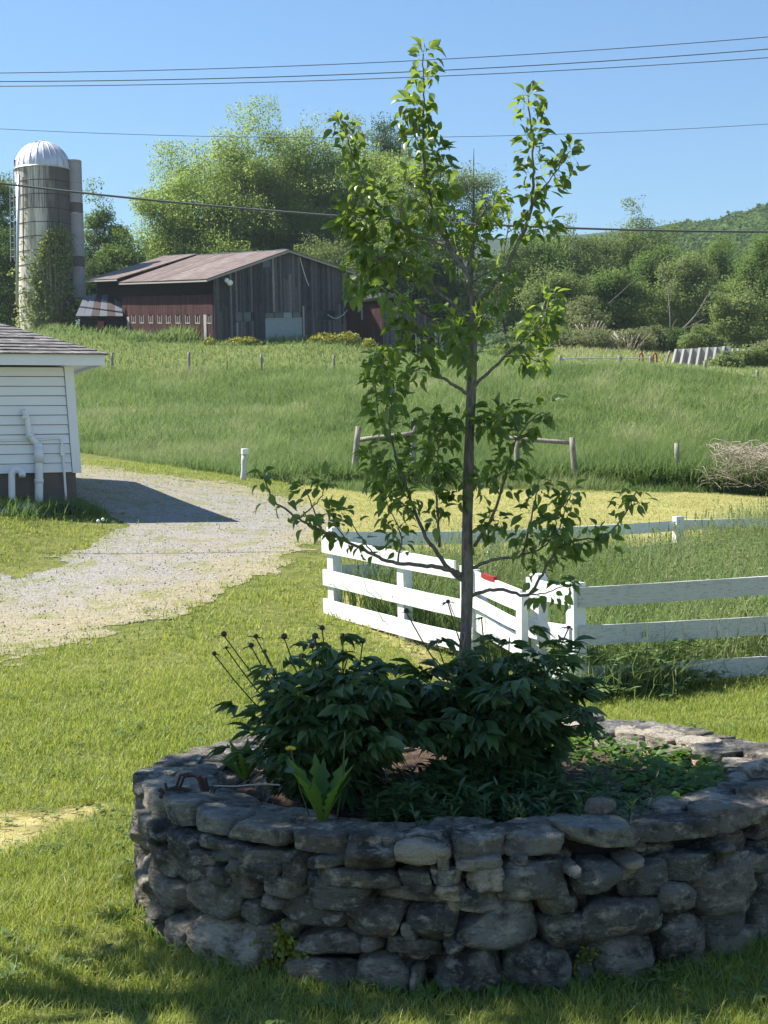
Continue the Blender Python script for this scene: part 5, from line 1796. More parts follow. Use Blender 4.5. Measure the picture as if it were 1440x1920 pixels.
def B(lx, ly, lz):
    return np.array([C0[0], C0[1], BZ]) + BX * lx + BY * ly + np.array([0, 0, lz + .065 * lx + .09 * ly])


def on_gable(px, py):
    d = ray(px, py); n = BY
    k = ((C0 - np.array([0, 0, H])) @ n) / (d @ n)
    q = np.array([0, 0, H]) + d * k
    lx = (q - C0) @ BX
    return lx, q[2] - BZ - .065 * lx


def on_side(px, py):
    d = ray(px, py); n = BX
    k = ((C0 - np.array([0, 0, H])) @ n) / (d @ n)
    q = np.array([0, 0, H]) + d * k
    ly = (q - C0) @ BY
    return ly, q[2] - BZ - .09 * ly


def bbox(mb, x0, x1, y0, y1, z0, z1, tint=.5):
    add_prism8(mb, [B(x, y, z) for x in (x0, x1) for y in (y0, y1) for z in (z0, z1)], tint)


GW = on_gable(657, 600)[0]; LW = on_side(230, 600)[0]
ax_, az_ = on_gable(535, 470)
zl = on_gable(403, 524)[1] + .2; zr_ = on_gable(656, 508)[1]
print('barn', GW, LW, ax_, az_, zl, zr_)
barn = thing('barn', B(0, 0, 0), 'old weathered grey and red barn with a rusty metal roof on the rise', 'barn')
roofz = lambda lx: zl + (az_ - zl) * lx / ax_ if lx < ax_ else az_ + (zr_ - az_) * (lx - ax_) / (GW - ax_)
dx0, dz0 = on_gable(497, 634); dx1, dz1 = on_gable(566, 596); _, dz2 = on_gable(530, 585)
w1 = on_gable(440, 602) + on_gable(472, 585); w2 = on_gable(594, 600) + on_gable(627, 582)
lf = on_gable(513, 584) + on_gable(560, 533)
holes = [(dx0, dx1, -1, dz2), (w1[0], w1[2], w1[1], w1[3]), (w2[0], w2[2], w2[1], w2[3])]
mb = MB()
x = 0.0
while x < GW - .02:
    w = min(random.uniform(.17, .3), GW - x)
    xm = x + w / 2
    zt = roofz(xm) - .06
    segs = [(-.5, zt)]
    for h0, h1, q0, q1 in holes:
        if h0 - .02 < xm < h1 + .02:
            segs = [s for a, b in segs for s in ((a, q0), (q1, b)) if s[1] - s[0] > .1]
    dpt = random.uniform(0, .035)
    tn = np.clip(random.gauss(.4, .26), 0, 1)
    for a, b in segs:
        cuts_ = [a] + ([random.uniform(a + 1.2, a + 3.2)] if b - a > 4 and random.random() < .85 else []) + [b]
        for ca, cb in zip(cuts_[:-1], cuts_[1:]):
            tt = np.clip(tn + random.gauss(0, .08) + (.28 if (lf[0] < xm < lf[2] and ca < lf[3] - .5 and ca > 1) else 0) + (.16 if ca < 0 else -.12), 0, 1)
            bbox(mb, x + .006, x + w - .006, -.05 - dpt, -.02, ca + (.012 if ca > a else 0), cb, tt)
    if random.random() < .45:   # battens
        s = segs[-1]
        bbox(mb, x - .025, x + .025, -.085 - dpt, -.056 - dpt, s[0], s[1], np.clip(tn + random.gauss(.1, .15), 0, 1))
    x += w
mb.build('gable_boards', G['greyboard'], barn)
mb = MB()
bbox(mb, .0, GW, .0, .05, -.5, min(zl, zr_) - .1)
V = np.array([B(0, .0, zl - .12), B(GW, .0, zr_ - .12), B(ax_, .0, az_ - .12), B(0, .05, zl - .12), B(GW, .05, zr_ - .12), B(ax_, .05, az_ - .12)])
mb.add(V, np.array([[0, 1, 2], [5, 4, 3]]))
# interior wall coloured near-black for the shade of the open loft on the left side, and the other walls
bbox(mb, .5, .55, .06, 17, -.5, zl)
bbox(mb, GW - .05, GW, .06, 17, -.5, zr_ - .1)
bbox(mb, .56, GW - .06, 16.9, 17, -.5, zl + .2)
mb.build('inner_wall', G['darkvoid'], barn)
mb = MB()   # red side wall
zs = on_side(320, 549)[1] - .2
LY2 = LW + .8
y = 0.02
wins = [on_side(px, 597) for px in (393, 371.5, 352.7, 334.6, 316.7, 300.6, 284, 267, 251.7)]
wz0 = on_side(320, 604)[1]; wz1 = on_side(320, 590)[1]
while y < LW:
    w = min(random.uniform(.1, .16), LW - y + .01)
    ym = y + w / 2
    segs = [(-.5, zs + random.uniform(-.04, .05))]
    if any(abs(ym - q[0]) < .27 for q in wins): segs = [(-.5, wz0), (wz1, segs[0][1])]
    tn = np.clip(random.gauss(.5, .17), 0, 1)
    for a, b in segs: bbox(mb, -.03 - random.uniform(0, .02), .0, y + .004, y + w - .004, a, b, tn)
    y += w
mb.build('side_boards', G['redboard'], barn)
for i, q in enumerate(wins):
    m = MB(); bbox(m, -.012, .02, q[0] - .27, q[0] + .27, wz0, wz1); wn = m.build('side_window', G['darkvoid'], barn)
    m = MB()
    for o_ in (-.26, .0, .26)[:3]: bbox(m, -.06, -.014, q[0] + o_ - .028, q[0] + o_ + .028, wz0 - .03, wz1 * .98 if o_ else wz1 * .93)
    bbox(m, -.062, -.016, q[0] - .3, q[0] + .3, wz0 - .1, wz0 - .035)
    m.build('frame', G['palewood'], wn)
for px, a, b in ((386, 590, 632), (242, 594, 632)):
    ly, _ = on_side(px, 600); zt = on_side(px, a)[1]
    m = MB(); bbox(m, -.085, -.055, ly - .16, ly + .16, -.5, zt); m.build('pale_plank', G['palewood'], barn)
# roofs
def roof_panel(mb, c00, c10, c11, c01, th=.06, ribs=0, tint=.5):
    nn = unit(np.cross(c10 - c00, c01 - c00)); nn = nn if nn[2] > 0 else -nn
    V = np.array([c00, c10, c11, c01, c00 + nn * th, c10 + nn * th, c11 + nn * th, c01 + nn * th])
    mb.add(V, np.array([[4, 5, 6, 7], [3, 2, 1, 0], [0, 1, 5, 4], [1, 2, 6, 5], [2, 3, 7, 6], [3, 0, 4, 7]]), tint)


mb = MB()
sl_l = (az_ - zl) / ax_
n_s = 15
for i in range(n_s):
    y0, y1 = -.45 + i * (11.9 / n_s), -.45 + (i + 1) * (11.9 / n_s)
    tn = .4 + random.uniform(-.25, .25)
    roof_panel(mb, B(-.75, y0 + .004, zl - sl_l * .75), B(-.75, y1 - .004, zl - sl_l * .75), B(ax_ - .004, y1 - .004, az_), B(ax_ - .004, y0 + .004, az_), .05 + random.uniform(0, .02), tint=tn)
mb.build('roof', G['rustroof'], barn)
mb = MB()
for i in range(6):
    y0, y1 = 11.47 + i * .8, 11.47 + (i + 1) * .8
    roof_panel(mb, B(-.85, y0, zl - sl_l * .85 + .3), B(-.85, y1 - .006, zl - sl_l * .85 + .3), B(ax_ - .004, y1 - .006, az_ + .12), B(ax_ - .004, y0, az_ + .12), .06, tint=.4 + random.uniform(-.2, .2))
mb.build('roof', G['rustroof'], barn)
mb = MB()
mb.add(np.array([B(-.8, 11.55, zl - sl_l * .8 - .1), B(ax_, 11.55, az_ - .1), B(ax_, 11.55, az_ + .1), B(-.8, 11.55, zl - sl_l * .8 + .28)]), np.array([[0, 1, 2, 3]]))
mb.build('roof_step', G['darkvoid'], barn)
mb = MB()
roof_panel(mb, B(ax_ + .004, -.45, az_), B(ax_ + .004, 17.6, az_), B(GW + .8, 17.6, zr_ - .27), B(GW + .8, -.45, zr_ - .27), .06)
mb.build('roof', G['rustroof'], barn)
mb = MB()   # barge boards and eave trim
def bar(a, b, s=.09, t=.04):
    rail_mesh(mb, a, b, hgt=s, th=t, nseg=2)
bar(B(-.7, -.42, zl - sl_l * .75 - .06), B(ax_, -.42, az_ - .06), .13); bar(B(ax_, -.42, az_ - .06), B(GW + .75, -.42, zr_ - .33), .13)
bar(B(-.72, -.4, zl - sl_l * .75 - .07), B(-.72, 11.4, zl - sl_l * .75 - .07), .1); bar(B(-.83, 11.5, zl - sl_l * .85 + .25), B(-.83, 16.3, zl - sl_l * .85 + .25), .1)
mb.build('eave_trim', G['palewood'], barn)
mb = MB()
for i in range(24):
    y0 = i * .72 - .3; bar(B(ax_, y0, az_ + (.07 if y0 < 11.5 else .16)), B(ax_, y0 + .7, az_ + (.07 if y0 < 11.2 else .16) + random.uniform(-.03, .05)), .07, .2)
mb.build('ridge_cap', G['tinroof'], barn)
# door with its transom lights, windows, loft opening, lamp and cable
m = MB(); bbox(m, dx0 + .03, dx1 - .03, -.03, .0 - .004, -.5, dz1); dr = m.build('door', G['door'], barn)
m = MB(); bbox(m, dx1 + .0, dx1 + .14, -.13, -.06, -.5, dz2 + .4); bbox(m, dx0 + .03, dx1 - .03, -.06, -.034, dz1 - .05, dz1 + .04); m.build('frame', G['palewood'], dr)
npane = 4
for i in range(npane):
    a = dx0 + .05 + (dx1 - dx0 - .1) * i / npane; b = a + (dx1 - dx0 - .1) / npane - .07
    m = MB(); bbox(m, a, b, -.025, -.006, dz1 + .05, dz2 - .03); m.build('transom_pane', G['pane'] if i != 2 else G['door'], barn)
for wq in (w1, w2):
    for i in range(2):
        a = wq[0] + (wq[2] - wq[0]) * i / 2 + .05; b = a + (wq[2] - wq[0]) / 2 - .1
        m = MB(); bbox(m, a, b, -.03, -.006, wq[1], wq[3]); wn = m.build('window', G['pane'], barn)
        m = MB(); bbox(m, a - .05, b + .05, -.1, -.06, wq[1] - .08, wq[1] + .0); bbox(m, b, b + .06, -.1, -.06, wq[1] + .003, wq[3]); m.build('frame', G['greyboard'], wn)
q = on_gable(490, 502) + on_gable(505, 487); m = MB(); bbox(m, q[0], q[2], -.12, -.09, q[1], q[3]); m.build('loft_window', G['pane'], barn)
q = on_gable(420, 526); lp = B(q[0], -.35, q[1])
m = MB(); V, Fc = cube_grid(); m.add(lp + unit(V) * np.array([.16, .2, .17]), Fc); V2 = unit(V); m.add(lp + np.array([.22, -.1, -.18]) + V2 * np.array([.2, .22, .2]), Fc)
lm = m.build('floodlight', G['whiteplastic'], barn, smooth=True)
m = MB(); add_tube(m, [B(q[0], -.06, q[1]), lp], .04, 6); m.build('bracket', G['steel'], lm)
pts = [on_gable(*a) for a in ((560, 482), (566, 505), (572, 524), (577, 536))]
m = MB(); add_tube(m, smooth_path([B(a, -.14, b) for a, b in pts]), .025, 5); m.build('cable', G['pvc'], barn)
pts = [on_gable(*a) for a in ((612, 590), (625, 597), (638, 592), (650, 580))]
m = MB(); add_tube(m, smooth_path([B(a, -.16, b) for a, b in pts]), .03, 5); m.build('cable', G['pvc'], barn)

# annex on the right: red boarded stub running forward, and an open bay sloping to the right
an = thing('barn_annex', B(GW - .4, -2, 0), 'low red annex with an open sloping bay joined to the right end of the barn', 'barn annex')
lx0 = GW - .35
AL = 4.6
def wall_pt(px, py):
    d = ray(px, py); base = B(lx0, 0, 0); k = ((base - np.array([0, 0, H])) @ BX) / (d @ BX)
    q = np.array([0, 0, H]) + d * k
    return (q - base) @ BY, q[2]
za0 = wall_pt(655, 570)[1]; ya1 = wall_pt(716, 600)[0]; za1 = wall_pt(713, 570)[1]; AL = -ya1
zb_ = P(716, 645, 98)[2]
print('annex', AL, za0, za1)
AP = lambda a, b, z: np.array([*(B(lx0 + b, -a, 0)[:2]), z])     # a forward, b to the right
mb = MB()
a = 0
while a < AL:
    w = random.uniform(.1, .16)
    zt = za0 + (za1 - za0) * a / AL - .02
    add_prism8(mb, [AP(aa, bb, zz) for aa in (a + .005, a + w - .005) for bb in (-.03 - random.uniform(0, .015), 0) for zz in (zb_ - 1.2, zt)], np.clip(random.gauss(.55, .18), 0, 1))
    a += w
mb.build('side_boards', G['redboard'], an)
mb = MB()
q = wall_pt(680, 590); c = AP(-q[0], -.06, q[1]); add_box(mb, c, .16, .05, .75, BY, BX, (0, 0, 1)); mb.build('slit_window', G['palewood'], an)
zr2 = wall_pt(713, 557)[1]
ze = P(852, 603, 101)[2]
WB = 6.6
mb = MB()
roof_panel(mb, AP(-.05, -.35, zr2 - .05), AP(AL + .35, -.35, zr2 - .05), AP(AL + .35, .9, zr2 - .02), AP(-.05, .9, zr2 - .02), .28)
mb.build('eave', G['tinroof'], an)
mb = MB()
roof_panel(mb, AP(-.3, .91, zr2 + .06), AP(AL + .3, .91, zr2 + .06), AP(AL + .3, WB, ze), AP(-.3, WB, ze), .12)
mb.build('roof', G['rusttin'], an)
mb = MB()
a = .0
while a < 1.6:
    w = .2; add_prism8(mb, [AP(aa, bb, zz) for aa in (AL, AL - .04) for bb in (a + .005, a + w - .005) for zz in (zb_ - 1.2, za1 - .05)], np.clip(random.gauss(.5, .2), 0, 1)); a += w
a = 1.6
while a < WB - .3:
    w = .22; zt = zr2 + (ze - zr2) * (a - .9) / (WB - .9); add_prism8(mb, [AP(aa, bb, zz) for aa in (AL, AL - .04) for bb in (a + .005, a + w - .005) for zz in (zt - 1.0 - random.uniform(0, .2), zt - .02)], np.clip(random.gauss(.35, .2), 0, 1)); a += w
mb.build('front_boards', G['greyboard'], an)
mb = MB()
add_prism8(mb, [AP(aa, bb, zz) for aa in (.0, .05) for bb in (.05, WB) for zz in (zb_ - 1.5, ze - .2)])
mb.build('back_wall', G['darkvoid'], an)
for px, w in ((828, .28), (818, .2)):
    b = P(px, 684, 101.5); b[2] -= .3; t = P(px, 612, 101.5); m = MB(); post_mesh(m, b, t, w); m.build('post', G['palewood'], an)

# low tin roofed lean-to between silo and barn
lt = thing('tin_lean_to', P(195, 628, 107), 'dark low lean-to with rust striped tin roof between the silo and the barn', 'lean-to')
L0, L1 = 105.5, 109
pa = [(142, 594), (231, 594)]; pb = [(158, 556), (225, 553)]
n_st = 6
for i in range(n_st):
    s0, s1 = i / n_st, (i + 1) / n_st
    f = lambda s, q, d: P(q[0][0] + (q[1][0] - q[0][0]) * s, q[0][1] + (q[1][1] - q[0][1]) * s, d)
    m = MB(); roof_panel(m, f(s0, pa, L0), f(s1 - .005, pa, L0), f(s1 - .005, pb, L1), f(s0, pb, L1), .07); m.build('roof_sheet', G['rusttin'] if i in (2, 4) else G['tinroof'], lt)
m = MB()
f0, f1 = P(150, 597, L0 + .25), P(231, 597, L0 + .25); g0, g1 = P(150, 632, L0 + .25), P(231, 632, L0 + .25)
m.add(np.array([g0, g1, f1, f0, g0 + [0, .1, 0], g1 + [0, .1, 0], f1 + [0, .1, 0], f0 + [0, .1, 0]]), np.array([[0, 1, 2, 3], [5, 4, 7, 6], [0, 3, 7, 4], [1, 5, 6, 2], [3, 2, 6, 7], [0, 4, 5, 1]]))
m.build('wall', G['darkvoid'], lt)
m = MB(); c = P(189, 609, L0 + .15); add_box(m, c, .48, .06, .55); m.build('red_panel', G['signred'], lt)

# ------------------------------------------------------------------ the silo
SY = 112.0
si_c = P(90, 620, SY); s_r = 51 / F * SY
z_d0 = P(90, 320, SY)[2]; z_d1 = P(90, 266, SY)[2]; z_b = P(90, 630, SY)[2]
silo = thing('silo', si_c, 'tall weathered concrete stave silo with a shiny ribbed metal dome', 'silo')
NS = 40
an_ = np.arange(NS) / NS * 2 * np.pi
mb = MB()
levels = np.linspace(z_b, z_d0, 13)
for i in range(12):
    z0, z1 = levels[i], levels[i + 1] - .02
    rr_ = s_r * (1 + random.uniform(-.002, .002))
    tn = 1.0 if i >= 9 else .4
    V = np.concatenate([np.stack([si_c[0] + rr_ * np.cos(an_), si_c[1] + rr_ * np.sin(an_), np.full(NS, z)], 1) for z in (z0, z1)])
    k = np.arange(NS); mb.add(V, np.stack([k, (k + 1) % NS, NS + (k + 1) % NS, NS + k], 1), tn)
mb.build('stave_wall', G['silo'], silo, smooth=True)
for i in range(1, 12):
    mb = MB(); r2_ = s_r + .012
    pts = np.stack([si_c[0] + r2_ * np.cos(an_), si_c[1] + r2_ * np.sin(an_), np.full(NS, levels[i])], 1)
    add_tube(mb, np.concatenate([pts, pts[:2]]), .028, 5); mb.build('hoop', G['rust'], silo)
mb = MB()
ph = np.linspace(0, math.pi / 2 * .93, 9)
hd = z_d1 - z_d0
V = np.concatenate([np.stack([si_c[0] + (s_r * 1.01) * math.cos(p) * np.cos(an_), si_c[1] + (s_r * 1.01) * math.cos(p) * np.sin(an_), np.full(NS, z_d0 + hd * math.sin(p))], 1) for p in ph])
k = np.arange(NS)
Fc = np.concatenate([np.stack([r * NS + k, r * NS + (k + 1) % NS, (r + 1) * NS + (k + 1) % NS, (r + 1) * NS + k], 1) for r in range(8)] + [(8 * NS + np.arange(NS - NS % 4)).reshape(1, -1)[:, :4]])
mb.add(V, Fc)
dome = mb.build('dome', G['dome'], silo, smooth=True)
mb = MB()
for a in np.arange(24) / 24 * 2 * np.pi:
    pts = np.stack([si_c[0] + (s_r * 1.015) * np.cos(ph) * math.cos(a), si_c[1] + (s_r * 1.015) * np.cos(ph) * math.sin(a), z_d0 + hd * np.sin(ph) + .01], 1)
    add_tube(mb, pts, .035, 4)
pts = np.stack([si_c[0] + (s_r * 1.03) * np.cos(an_), si_c[1] + (s_r * 1.03) * np.sin(an_), np.full(NS, z_d0)], 1)
add_tube(mb, np.concatenate([pts, pts[:2]]), .06, 5)
mb.build('ribs', G['dome'], dome)
mb = MB(); add_tube(mb, [np.array([si_c[0], si_c[1], z_d0 + hd * .985]), np.array([si_c[0], si_c[1], z_d0 + hd * 1.02])], [s_r * .16, s_r * .14], 14); mb.build('cap', G['steel'], dome)
mb = MB()
a0 = math.pi * 1.08
c = np.array([si_c[0] + s_r * .985 * math.cos(a0), si_c[1] + s_r * .985 * math.sin(a0), z_d0 + .42])
add_box(mb, c, .12, .55, .62, (math.cos(a0), math.sin(a0), 0), (-math.sin(a0), math.cos(a0), 0)); mb.build('hatch', G['darkvoid'], dome)
# unloading chute on the right
zt_ = P(150, 300, SY)[2]
stops = [zt_, P(0, 384, SY)[2], P(0, 403, SY)[2], P(0, 484, SY)[2], P(0, 504, SY)[2], P(0, 562, SY)[2]]
for i in range(5):
    mb = MB(); cc_ = np.array([si_c[0] + s_r * 1.1 + .012 * i, SY - .3 + .5, 0])
    aa = np.linspace(-math.pi * .95, math.pi * .45, 12)
    nlev = 5 if i % 2 == 0 else 2
    zz_ = np.linspace(stops[i] - .01, stops[i + 1], nlev)
    V = np.concatenate([np.stack([cc_[0] + .62 * np.cos(aa), cc_[1] + .62 * np.sin(aa), np.full(12, z)], 1) for z in zz_])
    k = np.arange(11)
    mb.add(V, np.concatenate([np.stack([r * 12 + k, r * 12 + k + 1, (r + 1) * 12 + k + 1, (r + 1) * 12 + k], 1) for r in range(nlev - 1)]))
    for z in np.arange(stops[i + 1], stops[i], .78)[1:]:
        add_tube(mb, np.stack([cc_[0] + .625 * np.cos(aa), cc_[1] + .625 * np.sin(aa), np.full(12, z)], 1), .016, 4)
    mb.build('chute_section', G['chute'] if i % 2 == 0 else G['chutebrown'], silo, smooth=True)
mb = MB(); add_tube(mb, [P(32, 572, 108.5), P(33, 455, 108.5), P(35, 328, 108.5)], .115, 10); mb.build('filler_pipe', G['steel'], silo, smooth=True)
mb = MB()
for px in (20, 27): add_tube(mb, [P(px, 490, 110), P(px - 2, 320, 110)], .03, 5)
for py in range(325, 488, 13): add_tube(mb, [P(18.7, py, 110), P(26.3, py, 110)], .022, 4)
mb.build('ladder', G['steel'], silo)
mb = MB(); add_tube(mb, [P(44, 480, 109.7), P(43, 332, 109.7)], .04, 6); add_tube(mb, [P(111, 428, 109.7), P(110, 360, 109.7)], .03, 6); mb.build('standpipe', G['rust'], silo)
# the vine that climbs it
vine = thing('climbing_vine', P(85, 628, 109), 'loose green vine climbing the lower half of the concrete silo', 'vine')
mb, ms = MB(), MB()
vp_, vd_ = [], []
for i in range(150):
    # clumps in the picture's outline of the vine: broad at the foot, narrow at the top
    s = rng.random() ** 1.25
    cx_ = np.interp(s, [0, .35, .7, 1], [88, 84, 96, 110]); hw_ = np.interp(s, [0, .35, .7, 1], [52, 46, 30, 14])
    px = cx_ + rng.uniform(-1, 1) * hw_; py = 618 - s * 185
    ang = np.clip((px - 90) / 51, -.98, .98)
    yy = SY - s_r * math.sqrt(1 - ang ** 2) - rng.uniform(.05, .5)
    c = P(px, py, yy)
    n = 34
    vp_.append(c + rng.normal(size=(n, 3)) * np.array([.3, .18, .3])); vd_.append(rand_dirs(n) - [0, 0, .3])
    if i % 4 == 0:
        add_tube(ms, smooth_path([P(cx_ + (px - cx_) * .5, 622, yy), P(cx_ + (px - cx_) * .8, (622 + py) / 2, yy - .1), c]), .02, 4)
for px, py in ((52, 378), (56, 395), (62, 402), (80, 405), (50, 420), (47, 450), (42, 480), (30, 505), (20, 510), (38, 520)):
    n = 14; vp_.append(P(px, py, SY - s_r * .85) + rng.normal(size=(n, 3)) * np.array([.2, .1, .25])); vd_.append(rand_dirs(n))
vp_ = np.concatenate(vp_); vd_ = np.concatenate(vd_); n = len(vp_)
scatter(mb, *LF['round'], vp_, vd_, rand_dirs(n) + np.array([-.3, -.5, .8]), rng.uniform(.13, .26, n), np.clip(rng.normal(.5, .25, n), 0, 1))
ms.build('stems', G['twig'], vine); mb.build('leaves', G['vine'], vine)


# ------------------------------------------------------------------ background trees
def bg_tree(name, label, px, pt, pb, hw, d, mat, group=None, leaf=.3, dens=1.0, sparse=.0, base=.25, shape='round', cat='tree', lean=0., trunks=1, seed=None, droop=.0):
    """a tree whose crown spans hw photo pixels either side of px, from pt down to a foot at pb, d metres away"""
    b = P(px, pb, d); t = P(px + lean, pt, d)
    b[2] = min(b[2], gz(b[0], b[1]) + .2)
    h = t[2] - b[2]; w = hw / F * d
    root = thing(name, b, label, cat, group)
    ms, ml = MB(), MB()
    ends = []
    for tk in range(trunks):
        o = b + np.array([(tk - (trunks - 1) / 2) * w * .5, rng.uniform(-.5, .5), -.3])
        lean_v = np.array([(t[0] - b[0]) * .8 + (tk - (trunks - 1) / 2) * w * .45, rng.uniform(-.6, .6), 0])
        top = o + lean_v + np.array([0, 0, h * (.8 if shape != 'cone' else .96)])
        mid = (o + top) / 2 + np.array([rng.normal() * .4, rng.normal() * .4, 0])
        sp = smooth_path([o, mid, top], 8)
        r0 = max(.1, h * .013)
        add_tube(ms, sp, np.linspace(r0, .03, len(sp)), 7)
        nl = int(9 + 8 * (1 - sparse))
        for k in range(nl):
            f = base + (.92 - base) * (k + rng.random()) / nl
            i = int(f * (len(sp) - 1)); s0 = sp[i]
            a = k * 2.4 + rng.random()
            prof = {'round': math.sin(math.pi * min(max((f - base) / (1 - base) * .8 + .18, 0), 1)) ** .7, 'vase': .35 + .65 * f, 'cone': 1.08 - f, 'column': .8}[shape]
            ln = w * prof * rng.uniform(.75, 1.05) / (1 if trunks == 1 else 1.4)
            rise = ln * rng.uniform(.25, .8) if shape != 'cone' else -ln * .15
            e = s0 + np.array([math.cos(a) * ln, math.sin(a) * ln * .8, rise])
            e[2] = min(e[2], t[2] - .1)
            m1 = s0 + (e - s0) * .5 + np.array([0, 0, ln * .08])
            bp_ = smooth_path([s0, m1, e], 5)
            add_tube(ms, bp_, np.linspace(r0 * .4 * (1 - f * .5), .015, len(bp_)), 5)
            for q in (.4, .6, .8, 1.0):
                ends.append(bp_[min(int(q * (len(bp_) - 1)), len(bp_) - 1)] + rng.normal(size=3) * .25)
            for _ in range(4):   # twigs
                s1 = bp_[rng.integers(4, len(bp_))]; e1 = s1 + rand_dirs(1)[0] * ln * .35 + np.array([0, 0, ln * .12])
                e1[2] = min(e1[2], t[2])
                add_tube(ms, [s1, (s1 + e1) / 2 + rng.normal(size=3) * .1, e1], np.array([.03, .02, .01]), 4)
                ends.append(e1)
        ends.append(top)
    # foliage fills the crown out to an uneven shell
    nf_ = int((14 + w * 9) * (1 - .45 * sparse))
    q = rng.normal(size=(nf_, 3)); q /= np.linalg.norm(q, axis=1, keepdims=True)
    q *= rng.random((nf_, 1)) ** .38
    sd_ = rng.random(3) * 60
    q *= np.array([.78 + .62 * noise.noise(Vector(v * 1.7 + sd_)) for v in q])[:, None]
    q = np.clip(q, -1.08, 1.08)
    cz = b[2] + h * (base + (1 - base) * (.5 if shape != 'vase' else .58))
    hz_ = h * (1 - base) * .57
    wz = {'round': np.sqrt(np.clip(1 - .25 * np.maximum(q[:, 2], 0), 0, 1)), 'vase': .78 + .22 * q[:, 2], 'cone': .55 - .45 * q[:, 2], 'column': np.ones(nf_)}[shape]
    cpts = np.stack([(b[0] + t[0]) / 2 + q[:, 0] * w * wz, b[1] + q[:, 1] * w * .85 * wz, cz + q[:, 2] * hz_ * .95], 1)
    ends = np.concatenate([np.array(ends), cpts])
    cr = w * (.17 if shape != 'cone' else .14) + .15
    dd_ = ((ends[:, None] - ends[None]) ** 2).sum(-1) + np.eye(len(ends)) * 1e6
    adj = dd_ < (cr * 1.75 + .1) ** 2          # keep only clumps that hang together with the crown
    seen = np.zeros(len(ends), bool); seen[np.argmin(((ends - ends.mean(0)) ** 2).sum(1))] = True
    for _ in range(60):
        grown = seen | adj[seen].any(0)
        if (grown == seen).all(): break
        seen = grown
    ends = ends[seen]
    nc = len(ends)
    ends[:, 2] = np.minimum(ends[:, 2], t[2])
    cr = w * (.17 if shape != 'cone' else .14) + .15
    per = int(dens * 185 * (1 - .55 * sparse) * max(.35, min(2.6, (w / 4.0) ** 1.0)) * (.3 / leaf) ** 1.0)
    ci = np.repeat(np.arange(nc), per)
    off = np.clip(rng.normal(size=(len(ci), 3)), -1.3, 1.3) * np.array([1, 1, .62]) * cr * rng.uniform(.55, 1.2, nc)[ci][:, None]
    pos = ends[ci] + off
    pos[:, 2] -= droop * rng.random(len(pos)) * cr
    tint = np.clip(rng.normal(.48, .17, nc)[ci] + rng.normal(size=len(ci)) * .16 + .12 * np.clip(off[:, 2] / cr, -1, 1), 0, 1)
    cc0 = np.array([(b[0] + t[0]) / 2, b[1], b[2] + h * (base + (1 - base) * .45)])
    nrm = rand_dirs(len(pos)) * .6 + np.array([0, 0, .45]) + unit(off) * .55 + unit(pos - cc0) * .6
    scatter(ml, CARD_V, CARD_F, pos, rand_dirs(len(pos)), nrm, leaf * .56 * rng.uniform(.6, 1.25, len(pos)), tint)
    ms.build('trunk', G['bark'], root, smooth=True)
    ml.build('crown', mat, root)
    return root


